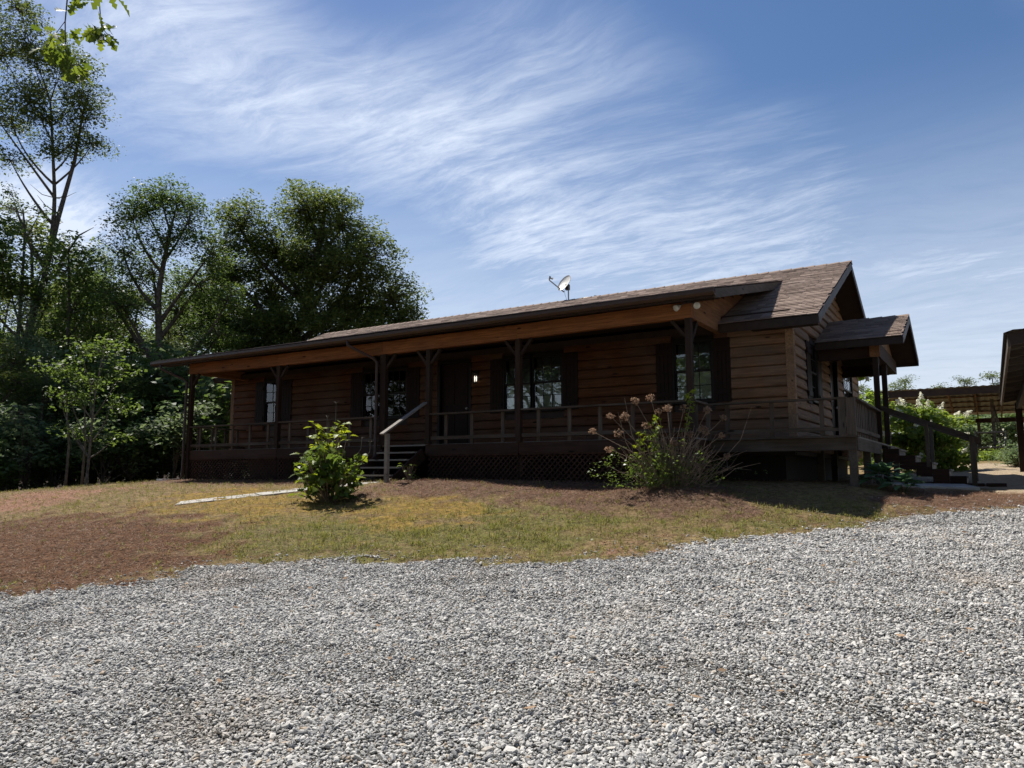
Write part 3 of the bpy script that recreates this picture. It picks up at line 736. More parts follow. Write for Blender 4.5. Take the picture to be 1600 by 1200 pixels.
slab_roof(PX0 + .02, PX1 - .03, 13.12, YM + .1, PZ, .10).build('porch_deck', M['soffit'], roof)
mb = MB(); shingle_slope(mb, PX0, PX1, 13.07, YM, PZ, 1); shingle_slope(mb, RX0, RX1, YM - .02, YR, RZ, 2); shingle_slope(mb, PX1 - .6, RX1, 15.14, YM - .02, RZ, 3)
tag(mb.build('shingles', M['shingle'], roof), kind='stuff')
mb = MB(); mb.add([(RX0, YR, ZR - .012), (RX1, YR, ZR - .012), (RX1, 24.55, RB(24.55) - .012), (RX0, 24.55, RB(24.55) - .012)], [(0, 1, 2, 3)]); mb.build('rear_shingles', M['shingle'], roof)
x = RX0; rr = random.Random(9)
cap = MB(); L = .33
V = [(0, -.13, -.055), (0, 0, .012), (0, .13, -.055), (L, -.13, -.04), (L, 0, .030), (L, .13, -.04), (0, -.13, -.07), (0, .13, -.07), (L, -.13, -.055), (L, .13, -.055)]
cap.add(V, [(0, 3, 4, 1), (1, 4, 5, 2), (3, 8, 9, 5, 4), (0, 1, 2, 7, 6), (0, 6, 8, 3), (2, 5, 9, 7)]); capm = cap.mesh('ridge_cap', M['shingle'])
while x < RX1 - .1:
    o = link('ridge_cap', capm, roof, (x, YR, ZR)); o.rotation_euler.x = rr.gauss(0, .02); x += .285
# fascia, barge boards, soffits
def fas(name, a, b, h, t, mat=None): mb = MB(); mb.beam(a, b, t, h); return mb.build(name, mat or M['trim'], roof)
fas('fascia', (PX1 - .55, 15.16, RZ(15.16) - .115), (RX1 + .0, 15.16, RZ(15.16) - .115), .17, .03)
fas('fascia', (RX0, 24.53, RB(24.53) - .115), (RX1, 24.53, RB(24.53) - .115), .17, .03)
for xx in (RX1 - .005, RX0 + .005):
    fas('barge_board', (xx, 15.17, RZ(15.17) - .11), (xx, YR, ZR - .11), .17, .035)
    fas('barge_board', (xx, YR, ZR - .11), (xx, 24.52, RB(24.52) - .11), .17, .035)
fas('barge_board', (PX1 - .01, 13.12, PZ(13.12) - .105), (PX1 - .01, YM + .02, PZ(YM + .02) - .105), .17, .035, M['rail_y'])
fas('barge_board', (PX0 + .01, 13.12, PZ(13.12) - .105), (PX0 + .01, YM + .02, PZ(YM + .02) - .105), .17, .035)
fas('fascia', (PX0, 13.14, PZ(13.14) - .10), (PX1 - .03, 13.14, PZ(13.14) - .10), .16, .03)
mb = MB(); mb.box(RX0 + .04, X0 - .07, 15.2, 15.5, 4.50, 4.52); mb.box(PX1 + .05, RX1 - .04, 15.18, 15.49, 4.49, 4.51); mb.box(PX0 + .05, PX1 - .05, 13.16, 13.60, 4.815, 4.83); mb.build('soffit', M['soffit'], roof)
# closed gable end above the porch beam, facing right and left
for xx, s in ((XP1 + .0, 1), (XP0, -1)):
    g_ = group_part('porch_gable'); z = 4.80; rr = random.Random(3)
    while z < 5.9:
        y0 = max(YP, 13.1 + (z + .14 - 4.80) / .242); y1 = YW + (z - 4.62) / .46 if z > 4.62 else YW
        if y1 - y0 > .2:
            mb = MB(); mb.beam((xx, y0, z + .085), (xx, min(y1, 17.6), z + .085), .03, .172); mb.build('plank', M['header_y'], g_)
        z += .176
# porch ceiling
mb = MB(); mb.add([(XP0, YP + .06, 4.79), (XP1, YP + .06, 4.79), (XP1, YW - .02, 4.76), (XP0, YW - .02, 4.76), (XP0, YP + .06, 4.81), (XP1, YP + .06, 4.81), (XP1, YW - .02, 4.78), (XP0, YW - .02, 4.78)], [(0, 3, 2, 1), (4, 5, 6, 7), (0, 1, 5, 4), (2, 3, 7, 6)]); part(mb, 'porch_ceiling', M['soffit'])
# gutter with downspouts
def gutter():
    mb = MB(); prof = [(-.004, .10), (-.004, 0), (-.075, 0), (-.112, .045), (-.112, .105), (-.104, .105), (-.104, .05), (-.07, .012), (-.012, .012), (-.012, .10)]
    n = len(prof); yb, zb = 13.115, PZ(13.1) - .135
    V = []; xs = [PX0 - .02, -17, -13, -9, PX1 + .02]; sag = [0, -.012, -.02, -.016, 0]
    for xx, sg in zip(xs, sag): V += [(xx, yb + p[0], zb + p[1] + sg) for p in prof]
    F = [(k * n + i, k * n + (i + 1) % n, (k + 1) * n + (i + 1) % n, (k + 1) * n + i) for k in range(len(xs) - 1) for i in range(n)]
    F += [tuple(range(n))[::-1], tuple(range((len(xs) - 1) * n, len(xs) * n))]
    mb.add(V, F); part(mb, 'gutter', M['gutter'])
    def spout(px, out, zend):
        mb = MB(); z0 = zb; pts = [(px - out, 13.04, z0), (px - out, 13.04, z0 - .10), (px - out * .75, 13.12, z0 - .2), (px - out * .2, 13.42, z0 - .42), (px - .04, 13.45, z0 - .52), (px - .04, 13.45, zend + .12), (px - .08, 13.40, zend + .03), (px - .3, 13.1, zend - .01)]
        mb.tube(pts, .038, 8); part(mb, 'downspout', M['gutter'], None, True)
    spout(XP0 - .06, .72, 1.42); spout(-12.3, .62, 1.45)
    mb = MB(); mb.box(XP0 - .55, XP0 - .3, 12.95, 13.15, 1.40, 1.47); part(mb, 'splash_block', M['white'])
gutter()
# porch beam, posts, braces
sg = lambda x: -.05 * math.sin(math.pi * max(0, min(1, (x + 19.7) / 15.1)))
def header():
    h = group_part('porch_beam'); P = [XP0 - .08, -15.9, -12.2, -8.4, XP1 + .08]
    for a, b in zip(P, P[1:]):
        mb = MB(); mb.beam((a + .002, YP, 4.66 + sg(a)), (b - .002, YP, 4.66 + sg(b)), .14, .30); mb.build('beam_board', M['header'], h)
    for xx in (XP0, XP1):
        mb = MB(); mb.beam((xx, YP + .072, 4.655), (xx, YW - .065, 4.655), .14, .28); mb.build('beam_board', M['header_y'], h)
header()
PX = [-19.65, -15.9, -12.2, -10.83, -8.4, -4.65]
for i, px in enumerate(PX):
    o = group_part('porch_post'); s = .058 if i != 2 else .085; zt = 4.51 + sg(px)
    mb = MB(); mb.box(px - s, px + s, YP - .058, YP + .058, 1.2 if i in (0,) else FD, zt); mb.build('post_shaft', M['post'], o)
    for d in (-1, 1):
        if (i == 0 and d < 0) or (i == 5 and d > 0): continue
        mb = MB(); mb.beam((px + d * s, YP, zt - .34), (px + d * (s + .27), YP, zt - .02), .06, .07, (0, 1, 0)); mb.build('brace', M['post'], o)
    if i == 5: mb = MB(); mb.beam((px, YP + .07, zt - .40), (px, YP + .39, zt - .02), .08, .09, (1, 0, 0)); mb.build('brace', M['post'], o)
# porch deck, rim boards and right-hand walk
mb = MB(); mb.box(XP0 - .05, XP1 + .05, YP + .03, YW, FD - .035, FD); mb.box(XP1 + .052, -2.0, 14.42, YW, FD - .036, FD - .001); mb.box(X1 + .02, -2.0, YW + .002, 21.8, FD - .036, FD - .001); part(mb, 'deck_boards', M['tread'])
rim = group_part('deck_rim')
for a, b in ((XP0 - .05, -15.9), (-15.9, -12.25), (-10.9, -8.4), (-8.4, XP1 + .05)):
    mb = MB(); mb.beam((a + .003, YP + .0, FD - .125), (b - .003, YP + .0, FD - .125), .04, .23); mb.build('rim_board', M['rim'], rim)
for a, b, m_ in (((XP1 + .03, YP + .03, FD - .14), (XP1 + .03, 14.38, FD - .14), 'rim'), ((XP1 + .06, 14.40, FD - .15), (-1.98, 14.40, FD - .15), 'rail'), ((-1.98, 14.43, FD - .15), (-1.98, 17.8, FD - .15), 'rail_y'), ((-1.98, 19.5, FD - .15), (-1.98, 21.8, FD - .15), 'rail_y'), ((XP0 - .03, YP + .03, FD - .13), (XP0 - .03, YW, FD - .13), 'rim')):
    mb = MB(); mb.beam(a, b, .04, .22); mb.build('rim_board', M[m_], rim)
mb = MB(); mb.beam((XP1 + .06, 14.37, FD - .02), (-1.93, 14.37, FD - .02), .14, .035); mb.build('rim_board', M['rail'], rim)
for x, y in ((-2.05, 14.47), (-2.06, 16.3), (-2.06, 17.9), (-2.06, 19.45), (-2.06, 21.6), (-3.2, 17.9), (-3.2, 19.6), (XP1, 14.4), (-4.7, YP + .05), (-8.4, YP + .1), (-15.9, YP + .1)):
    mb = MB(); mb.box(x - .065, x + .065, y - .065, y + .065, float(H(x, y)) - .2, FD - .04); part(mb, 'deck_post', M['rail_y'] if y > 14.45 else M['post'])
# lattice skirt
def lattice(a, b, axis_, const, z0, z1):
    mb = MB(); L = b - a; h = z1 - z0; st = .125; w = .032
    def q(u, v, d): return (a + u, const + d, z0 + v) if axis_ == 'x' else (const + d, a + u, z0 + v)
    for sgn, d in ((1, -.006), (-1, .006)):
        k = -h
        while k < L:
            u0, v0, u1, v1 = (k, 0, k + h, h) if sgn > 0 else (k, h, k + h, 0)
            # clip to panel
            if u0 < 0: t = -u0 / (u1 - u0); v0 = v0 + (v1 - v0) * t; u0 = 0
            if u1 > L: t = (L - u0) / (u1 - u0); v1 = v0 + (v1 - v0) * t; u1 = L
            if u1 - u0 > .02: mb.beam(q(u0, v0, d), q(u1, v1, d), w, .008, (0, 1, 0) if axis_ == 'x' else (1, 0, 0))
            k += st
    f = lambda p0, p1: mb.beam(p0, p1, .03, .06)
    f(q(0, 0, -.014), q(L, 0, -.014)); f(q(0, h, -.014), q(L, h, -.014))
    tag(part(mb, 'lattice_panel', M['lattice']), kind='stuff')
for a, b in zip([-19.6, -15.9, -10.85, -8.4], [-15.9, -12.25, -8.4, -4.7]): lattice(a + .02, b - .02, 'x', YP + .02, 1.34, FD - .245)
lattice(YP + .05, YW - .1, 'y', XP0 - .02, 1.34, FD - .245)
lattice(YP + .05, 14.36, 'y', XP1 + .02, 1.34, FD - .25)
# railings
def railing(p, q, n, zt=2.975, mat='rail', ends=0, bw=.075, tz=0):
    o = group_part('railing'); p, q = Vector(p), Vector(q); d = (q - p); L = d.length; d.normalize()
    mb = MB(); mb.beam((p.x, p.y, zt - .018), (q.x, q.y, zt - .018), .13, .036); mb.build('top_rail', M[mat], o)
    mb = MB(); mb.beam((p.x, p.y, zt - .56), (q.x, q.y, zt - .56), .038, .075); mb.build('bottom_rail', M[mat], o)
    nrm = Vector((-d.y, d.x))
    for k in range(n):
        t = (k + .5 + random.uniform(-.05, .05)) / n if not ends else k / max(1, n - 1); c = p + d * (L * t) + nrm * .038
        mb = MB(); mb.beam((c.x, c.y, FD + .002), (c.x + random.gauss(0, .004), c.y, zt - .037), bw, .036, (nrm.x, nrm.y, 0)); mb.build('baluster', M[mat + '_v'], o)
M['rail_v'] = wood('rail_wood_v', (.10, .074, .053), (.055, .038, .026), 'z', grey=.4)
M['rail_y_v'] = wood('rail_wood_yv', (.105, .08, .058), (.055, .04, .03), 'z', grey=.4)
for a, b, n in ((-19.58, -15.98, 5), (-15.82, -12.31, 5), (-10.75, -8.48, 3), (-8.32, -4.73, 5)): railing((a, YP), (b, YP), n)
railing((XP0, YP + .08), (XP0, YW - .08), 4)
railing((XP1, YP + .08), (XP1, 14.36), 1, mat='rail_y')
railing((XP1 + .01, 14.36), (-2.10, 14.36), 3, mat='rail', zt=2.955)
railing((-2.0, 14.46), (-2.0, 17.82), 15, mat='rail_y', zt=2.955, bw=.10)
mb = MB(); mb.box(-2.24, -2.12, 14.30, 14.335, FD + .002, 2.935); part(mb, 'corner_board', M['rail_y_v']); mb = MB(); mb.box(-2.11, -1.96, 14.30, 14.40, FD + .002, 2.937); part(mb, 'newel_post', M['rail_y_v'])
mb = MB(); mb.box(XP1 - .0, XP1 + .075, 14.41, 14.48, FD + .002, 2.937); part(mb, 'newel_post', M['rail_y_v'])
# front stairs
st = group_part('front_stairs')
SX0, SX1 = -12.12, -10.98
for k in range(5):
    z = FD - .172 * (k + 1); y1 = YP - .02 - .27 * k; 
    mb = MB(); mb.box(SX0, SX1, y1 - .285, y1 - .0, z - .036, z); mb.build('tread', M['tread'], st)
for xx in (SX0 - .025, SX1 + .025):
    mb = MB(); z0 = FD - .05; mb.beam((xx, YP - .02, FD - .22), (xx, YP - 1.40, FD - 1.10), .045, .27); mb.build('stringer', M['rim'], st)
mb = MB(); mb.box(-10.925, -10.845, 12.19, 12.27, 1.2, 2.46); mb.build('handrail_post', M['tread'], st)
mb = MB(); mb.beam((-10.885, 12.05, 2.44), (-10.86, 13.47, 3.22), .11, .034); mb.build('handrail', M['tread'], st)
# side porch
def side_porch():
    o = group_part('side_porch_roof'); yr, dy, sl = 19.7, 2.0, .392; zr = 5.31; xa, xb = X1 + .07, -1.43
    zf = lambda y: zr - sl * abs(y - yr)
    f1 = lambda y: zr + sl * (y - yr)
    for s in (-1, 1):
        mb = MB(); V = []
        for x in (xa, xb - .03):
            for (y, d) in ((yr + s * dy * .99, 0), (yr, 0), (yr, .12), (yr + s * dy * .99, .12)): V.append((x, y, zf(y) - .02 - d))
        mb.add(V, [(0, 1, 2, 3), (7, 6, 5, 4), (0, 4, 5, 1), (1, 5, 6, 2), (2, 6, 7, 3), (3, 7, 4, 0)]); mb.build('roof_deck', M['soffit'], o)
    mb = MB(); shingle_slope(mb, xa, xb, yr - dy - .03, yr, f1, 8); tag(mb.build('shingles', M['shingle'], o), kind='stuff')
    mb = MB(); mb.add([(xa, yr, zr - .01), (xb, yr, zr - .01), (xb, yr + dy + .03, zf(yr + dy + .03)), (xa, yr + dy + .03, zf(yr + dy + .03))], [(0, 1, 2, 3)]); mb.build('rear_shingles', M['shingle'], o)
    x = xa
    while x < xb - .2:
        c = link('ridge_cap', capm, o, (x, yr, zr + .004)); x += .285
    for s in (-1, 1):
        ye = yr + s * (dy + .0)
        mb = MB(); mb.beam((xa, ye, zf(ye) - .105), (xb, ye, zf(ye) - .105), .03, .15); mb.build('fascia', M['trim'], o)
        mb = MB(); mb.beam((xb - .005, ye, zf(ye) - .105), (xb - .005, yr, zr - .105), .035, .16); mb.build('barge_board', M['trim'], o)
        mb = MB(); mb.beam((xa, yr + s * 1.72, 4.27), (-2.09, yr + s * 1.72, 4.27), .12, .28); mb.build('beam_board', M['rim'], o)
    mb = MB(); mb.beam((-2.0, yr - 1.79, 4.30), (-2.0, yr + 1.79, 4.30), .17, .32); mb.build('beam_board', M['rim'], o)
    mb = MB(); mb.beam((-2.0, yr - 1.83, 4.30), (-2.0, yr - 1.792, 4.30), .20, .34); mb.build('beam_end', M['header_y'], o)
    # gable triangle
    mb = MB(); mb.add([(-1.98, yr - 1.75, 4.47), (-1.98, yr + 1.75, 4.47), (-1.98, yr, zr - .15), (-2.02, yr - 1.75, 4.47), (-2.02, yr + 1.75, 4.47), (-2.02, yr, zr - .15)], [(0, 1, 2), (3, 5, 4), (0, 3, 4, 1), (1, 4, 5, 2), (2, 5, 3, 0)]); mb.build('gable_board', M['siding_y'], o)
    for y in (17.95, 19.45):
        p = group_part('side_post'); mb = MB(); mb.box(-2.055, -1.945, y - .055, y + .055, FD, 4.14); mb.build('post_shaft', M['post'], p)
        mb = MB(); mb.beam((-2.0, y + .055, 3.82), (-2.0, y + .38, 4.13), .07, .08, (1, 0, 0)); mb.build('brace', M['post'], p)
    # stairs going down to the right
    s_ = group_part('side_stairs'); n = 6; rise = (FD - 1.42) / n; run = .30
    for k in range(n):
        z = FD - rise * (k + 1); x0 = -1.95 + run * k
        mb = MB(); mb.box(x0, x0 + run + .03, 18.0, 19.4, z - .04, z); mb.build('tread', M['tread'], s_)
        mb = MB(); mb.box(x0 + run - .02, x0 + run, 18.02, 19.38, z - rise + .002, z - .041); mb.build('riser', M['tread'], s_) if k < n - 1 else None
        mb = MB(); mb.box(x0 + .002, x0 + run - .002, 17.945, 17.99, z - .30, z + .001); mb.build('stringer', M['rim'], s_)
    mb = MB(); mb.box(-.12, .22, 17.9, 19.3, 1.28, 1.42 - .0); mb.build('bottom_step', M['rim'], s_)
    for y in (17.97, 19.43):
        mb = MB(); mb.beam((-1.95, y, 3.02), (-.18, y, 2.28), .04, .10); mb.build('handrail', M['rail'], s_)
        mb = MB(); mb.box(-.36, -.27, y - .045 - .05, y + .045 - .05, 1.3, 2.36); mb.build('handrail_post', M['rail_v'], s_)
        mb = MB(); mb.box(-1.15, -1.08, y - .035, y + .035, 1.75, 2.66); mb.build('handrail_post', M['rail_v'], s_)
side_porch()
# lanterns by the door, floodlights under the porch corner
def emit(name, col, st):
    m, g, b, o = newmat(name); b.inputs['Base Color'].default_value = col; b.inputs['Emission Color'].default_value = col; b.inputs['Emission Strength'].default_value = st; return m
M['bulb'] = emit('lit_bulb', (1, .93, .8, 1), .9)
def lantern(x, lit):
    o = group_part('wall_lantern'); y = YW - .16; z = 3.98
    mb = MB(); mb.box(x - .05, x + .05, YW - .075, YW - .058, z + .02, z + .22); mb.tube([(x, YW - .07, z + .15), (x, YW - .12, z + .24), (x, y, z + .2)], .01, 6); mb.build('bracket', M['black'], o)
    mb = MB(); mb.lathe([(.004, .21), (.03, .19), (.085, .13), (.09, .12)], (x, y, z), 8); mb.lathe([(.065, -.1), (.07, -.085), (.03, -.12), (.003, -.14)], (x, y, z), 8); mb.build('cap', M['black'], o)
    for k in range(4):
        a = math.pi / 4 + k * math.pi / 2; c, s = math.cos(a) * .075, math.sin(a) * .075
        mb = MB(); mb.tube([(x + c, y + s, z + .125), (x + c * .85, y + s * .85, z - .09)], .006, 5); mb.build('bar', M['black'], o)
    for dx in (-.025, .025, 0):
        mb = MB(); mb.lathe([(.004, -.07), (.010, -.06), (.012, .0), (.015, .02), (.012, .05), (.002, .075)], (x + dx, y + (.02 if dx else -.02), z - .0), 8); mb.build('bulb', M['bulb'] if lit else M['white'], o, True)
lantern(-10.83, True); lantern(-12.33, False)
def flood():
    o = group_part('floodlight'); c = Vector((XP1 + .02, YP - .1, 4.86))
    mb = MB(); mb.lathe([(.055, 0), (.055, .03), (.03, .05)], c - Vector((0, 0, .04)), 10, (0, 0, -1)); mb.build('base', M['black'], o)
    for (dx, dir_) in ((-.19, (-.35, -.85, -.5)), (.2, (.45, -.8, -.4))):
        d = Vector(dir_).normalized(); p = c + Vector((dx, -.06, -.16))
        mb = MB(); mb.tube([c - Vector((0, 0, .06)), c + Vector((dx * .7, -.01, -.1)), p - d * .1], .012, 6); mb.build('arm', M['black'], o)
        mb = MB(); mb.lathe([(.02, -.12), (.03, -.09), (.055, -.03), (.065, .02)], p, 12, d); mb.lathe([(.064, .018), (.045, .032), (.002, .04)], p, 12, d); mb.build('lamp', M['dish'], o, True)
flood()
mb = MB(); mb.lathe([(.01, .10), (.05, .08), (.06, 0), (.045, -.06), (.002, -.09)], (-2.95, 24.25, 4.42), 10); part(mb, 'soffit_lamp', M['dish'], None, True)
# roof vent
v = group_part('roof_vent'); vx = -10.15
mb = MB(); mb.box(vx - .16, vx + .14, YR + .35, YR + .65, 6.5, 6.86); mb.build('vent_box', M['black'], v)
mb = MB(); mb.add([(vx - .2, YR + .3, 6.86), (vx + .18, YR + .3, 6.86), (vx + .18, YR + .7, 6.86), (vx - .2, YR + .7, 6.86), (vx - .08, YR + .42, 6.97), (vx + .06, YR + .42, 6.97), (vx + .06, YR + .58, 6.97), (vx - .08, YR + .58, 6.97)], [(3, 2, 1, 0), (4, 5, 6, 7), (0, 1, 5, 4), (1, 2, 6, 5), (2, 3, 7, 6), (3, 0, 4, 7)]); mb.build('hood', M['black'], v)
mb = MB(); mb.tube([(vx + .28, YR + .5, 6.4), (vx + .28, YR + .5, 6.99)], .045, 10); mb.build('pipe', M['metal'], v)

# satellite dish
def dish():
    bx, by = -10.62, YR + .18; o = tag(empty('satellite_dish', (bx, by, 6.65)), 'grey satellite dish on a short mast above the roof ridge', 'satellite dish')
    mb = MB(); mb.tube([(0, 0, 0), (0, 0, .60)], .022, 8); mb.build('mast', M['metal'], o)
    d = Vector((-.26, -.80, .54)).normalized(); c = Vector((-.10, 0, .74))
    u = Vector((1, 0, 0)); u = (u - d * u.dot(d)).normalized(); w = d.cross(u)
    mb = MB(); V = []; F = []; n = 28
    for i in range(6):
        r_ = i / 5
        for k in range(n): a = 2 * math.pi * k / n; V.append(c + u * (.24 * r_ * math.cos(a)) + w * (.32 * r_ * math.sin(a)) + d * (.07 * r_ * r_))
    for i in range(5):
        for k in range(n): F.append((i * n + k, i * n + (k + 1) % n, (i + 1) * n + (k + 1) % n, (i + 1) * n + k))
    m0 = len(V); V += [Vector(v) - d * .012 for v in V]; F += [tuple(m0 + i for i in f[::-1]) for f in F]
    F += [(5 * n + k, m0 + 5 * n + k, m0 + 5 * n + (k + 1) % n, 5 * n + (k + 1) % n) for k in range(n)]
    mb.add(V, F); mb.build('reflector', M['dish'], o, True)
    mb = MB(); low = c - Vector((.05, 0, .24)); tip = c + Vector((-.40, -.30, .12)); mb.beam(low, tip, .03, .03); mb.build('feed_arm', M['metal'], o)
    mb = MB(); mb.tube([tip, tip + Vector((.03, 0, .12))], [.022, .03], 8); mb.tube([tip + Vector((.03, 0, .06)), tip + Vector((.12, 0, .03))], [.02, .034], 8); mb.build('feed_horn', M['metal'], o)
    mb = MB(); mb.box(-.09, .03, -.05, .05, .55, .72); mb.build('bracket', M['black'], o)
    mb = MB(); mb.tube([(-.14, 0, .55), (-.10, -.03, .40), (-.03, -.03, .2), (-.02, -.03, 0)], .005, 5); mb.build('cable', M['black'], o)
dish()

# ------------------------------------------------------------------ carports on the right
M['tin'] = plain('brown_tin', (.055, .042, .034), .45, .2, .3)
M['rawwood'] = wood('raw_timber', (.22, .115, .06), (.13, .06, .03), 'y', grey=.15)
def near_carport():
    o = tag(empty('carport', (.3, 12, 1.0)), 'open carport with purlin roof cut off by the right edge of the photo', 'carport')
    inv = Matrix.Translation(-o.location)
    def P(mb, n, m): q = mb.build(n, m, o); q.matrix_parent_inverse = inv; return q
    ya, yb, xe, ze, sl = 12.1, 22.6, .30, 3.30, .16
    mb = MB(); N = 40; xs = [xe - .06 + k * .11 for k in range(46)]
    V = []; 
    for y in (ya - .1, yb + .1):
        for k, x in enumerate(xs): V.append((x, y, ze + .20 + sl * (x - xe) + (.018 if k % 2 else 0)))
    n = len(xs); mb.add(V, [(k, k + 1, n + k + 1, n + k) for k in range(n - 1)]); P(mb, 'roof_sheet', M['tin'])
    mb = MB(); mb.beam((xe, ya, ze + .10), (xe, yb, ze + .10), .035, .18); P(mb, 'eave_fascia', M['rail_y'])
    mb = MB(); mb.beam((xe - .0, ya - .02, ze + .11), (xe + 4.6, ya - .02, ze + .11 + sl * 4.6), .035, .18); P(mb, 'rake_fascia', M['trim'])
    y = ya + .55
    while y < yb:
        mb = MB(); mb.beam((xe + .03, y, ze + .10), (xe + 4.5, y, ze + .10 + sl * 4.47), .04, .10); P(mb, 'rafter', M['rail']); y += .95
    for y in (ya + 3.6, yb - .6):
        x = xe + .33; mb = MB(); mb.box(x - .07, x + .07, y - .07, y + .07, float(H(x, y)) - .2, ze + .03); P(mb, 'post', M['post'])
    for y in (ya + 3.6, yb - .6):
        mb = MB(); mb.beam((xe + .36, y + .08, ze - .45), (xe + 1.0, y + .08, ze + .12), .05, .09); P(mb, 'brace', M['rawwood'])
    mb = MB(); mb.beam((xe + .33, ya + .05, ze - .06), (xe + .33, yb - .05, ze - .06), .10, .16); P(mb, 'eave_beam', M['post'])
near_carport()
def far_carport():
    ya, yb = 34.0, 40.0; x0, x1 = -4.2, 3.6; za, zb = 4.72, 4.12
    o = tag(empty('timber_shed', (0, ya, 2.2)), 'open timber shed with sloping roof and bare rafters behind the side stairs', 'shed'); inv = Matrix.Translation(-o.location)
    def P(mb, n, m): q = mb.build(n, m, o); q.matrix_parent_inverse = inv; return q
    mb = MB(); n = 60; V = []
    for (y, z) in ((ya - .3, za + .22), (yb + .3, zb + .16)):
        for k in range(n): V.append((x0 + (x1 - x0) * k / (n - 1), y, z + (.03 if k % 2 else 0)))
    mb.add(V, [(k, k + 1, n + k + 1, n + k) for k in range(n - 1)]); P(mb, 'roof_sheet', M['tin'])
    mb = MB(); mb.beam((x0, ya - .22, za + .06), (x1, ya - .22, za + .06), .04, .26); P(mb, 'front_fascia', M['trim'])
    x = x0 + .2
    while x < x1:
        mb = MB(); mb.beam((x, ya - .18, za + .1), (x, yb, zb + .04), .05, .16); P(mb, 'rafter', M['rawwood']); x += .9
    for k in range(5):
        t = (k + .5) / 5; mb = MB(); y = ya + (yb - ya) * t; z = za + (zb - za) * t + .185; mb.beam((x0, y, z), (x1, y, z), .09, .035); P(mb, 'purlin', M['rawwood'])
    mb = MB(); mb.beam((x0, yb, zb - .12), (x1, yb, zb - .12), .08, .2); P(mb, 'rear_beam', M['rim'])
    for x, y in ((-4.0, ya), (.15, ya + 1.4), (3.4, ya), (-4.0, yb), (-.4, yb), (3.4, yb)):
        mb = MB(); mb.box(x - .06, x + .06, y - .06, y + .06, float(H(x, y)) - .2, (za if y < yb else zb - .2) - (.15 if y == ya + 1.4 else 0)); P(mb, 'post', M['bark'])
    for dx in (.25, .45):
        mb = MB(); mb.beam((.15 + .05, ya + 1.4, za - .4), (.15 + dx, ya + 1.4, 2.2), .05, .05); P(mb, 'brace', M['bark'])
far_carport()
def rack():
    x, y = -.4, 30.0; z = float(H(x, y)); o = tag(empty('metal_rack', (x, y, z)), 'small dark metal frame standing in front of the open shed', 'frame')
    for dx, dy in ((0, 0), (.75, 0), (0, .5), (.75, .5)):
        mb = MB(); mb.tube([(dx, dy, -.05), (dx + (.12 if dx else 0), dy, 1.05)], .025, 6); mb.build('leg', M['black'], o)
    for h in (.5, 1.0):
        mb = MB(); mb.tube([(0, 0, h), (.8, 0, h), (.8, .5, h), (0, .5, h), (0, 0, h)], .02, 6); mb.build('crossbar', M['black'], o)
rack()

# ------------------------------------------------------------------ vegetation
def leaf_cards(C_, r, sig, n, size, up=.55, squash=.6, droop=0.0):
    """folded leaf quads round cluster centres C_ (k,3); returns V, F, tint"""
    k = len(C_); N = k * n
    g_ = r.normal(0, 1, (N, 3)); q_ = np.linalg.norm(g_, axis=1)[:, None]; g_ = g_ / q_ * np.minimum(q_, 1.5 + .25 * r.uniform(0, 1, (N, 1)))
    c = np.repeat(C_, n, 0) + g_ * np.repeat(np.broadcast_to(sig, (k,)), n)[:, None] * np.array([1, 1, squash])
    nm = r.normal(0, 1, (N, 3)); nm[:, 2] = np.abs(nm[:, 2]) * (1 + up) + up; nm /= np.linalg.norm(nm, axis=1)[:, None]
    a = r.normal(0, 1, (N, 3)); a[:, 2] -= droop; a -= nm * (a * nm).sum(1)[:, None]; a /= np.linalg.norm(a, axis=1)[:, None] + 1e-9
    b = np.cross(nm, a); l = size * np.exp(r.normal(0, .28, N)); w = l * r.uniform(.45, .65, N)
    p0 = c - a * (l * .5)[:, None]; p2 = c + a * (l * .5)[:, None]; f = nm * (w * .18)[:, None]
    p1 = c - b * (w * .5)[:, None] + f; p3 = c + b * (w * .5)[:, None] + f
    V = np.stack([p0, p1, p2, p3], 1).reshape(-1, 3); F = np.arange(N * 4).reshape(-1, 4)
    t = np.clip(np.repeat(r.uniform(0, 1, k), n) * .6 + r.uniform(0, 1, N) * .5 - .05, 0, 1)
    return V, F, np.repeat(t, 4)
def bez(a, b, c, n):
    a, b, c = Vector(a), Vector(b), Vector(c); return [a * (1 - t) ** 2 + b * (2 * t * (1 - t)) + c * t * t for t in [i / n for i in range(n + 1)]]
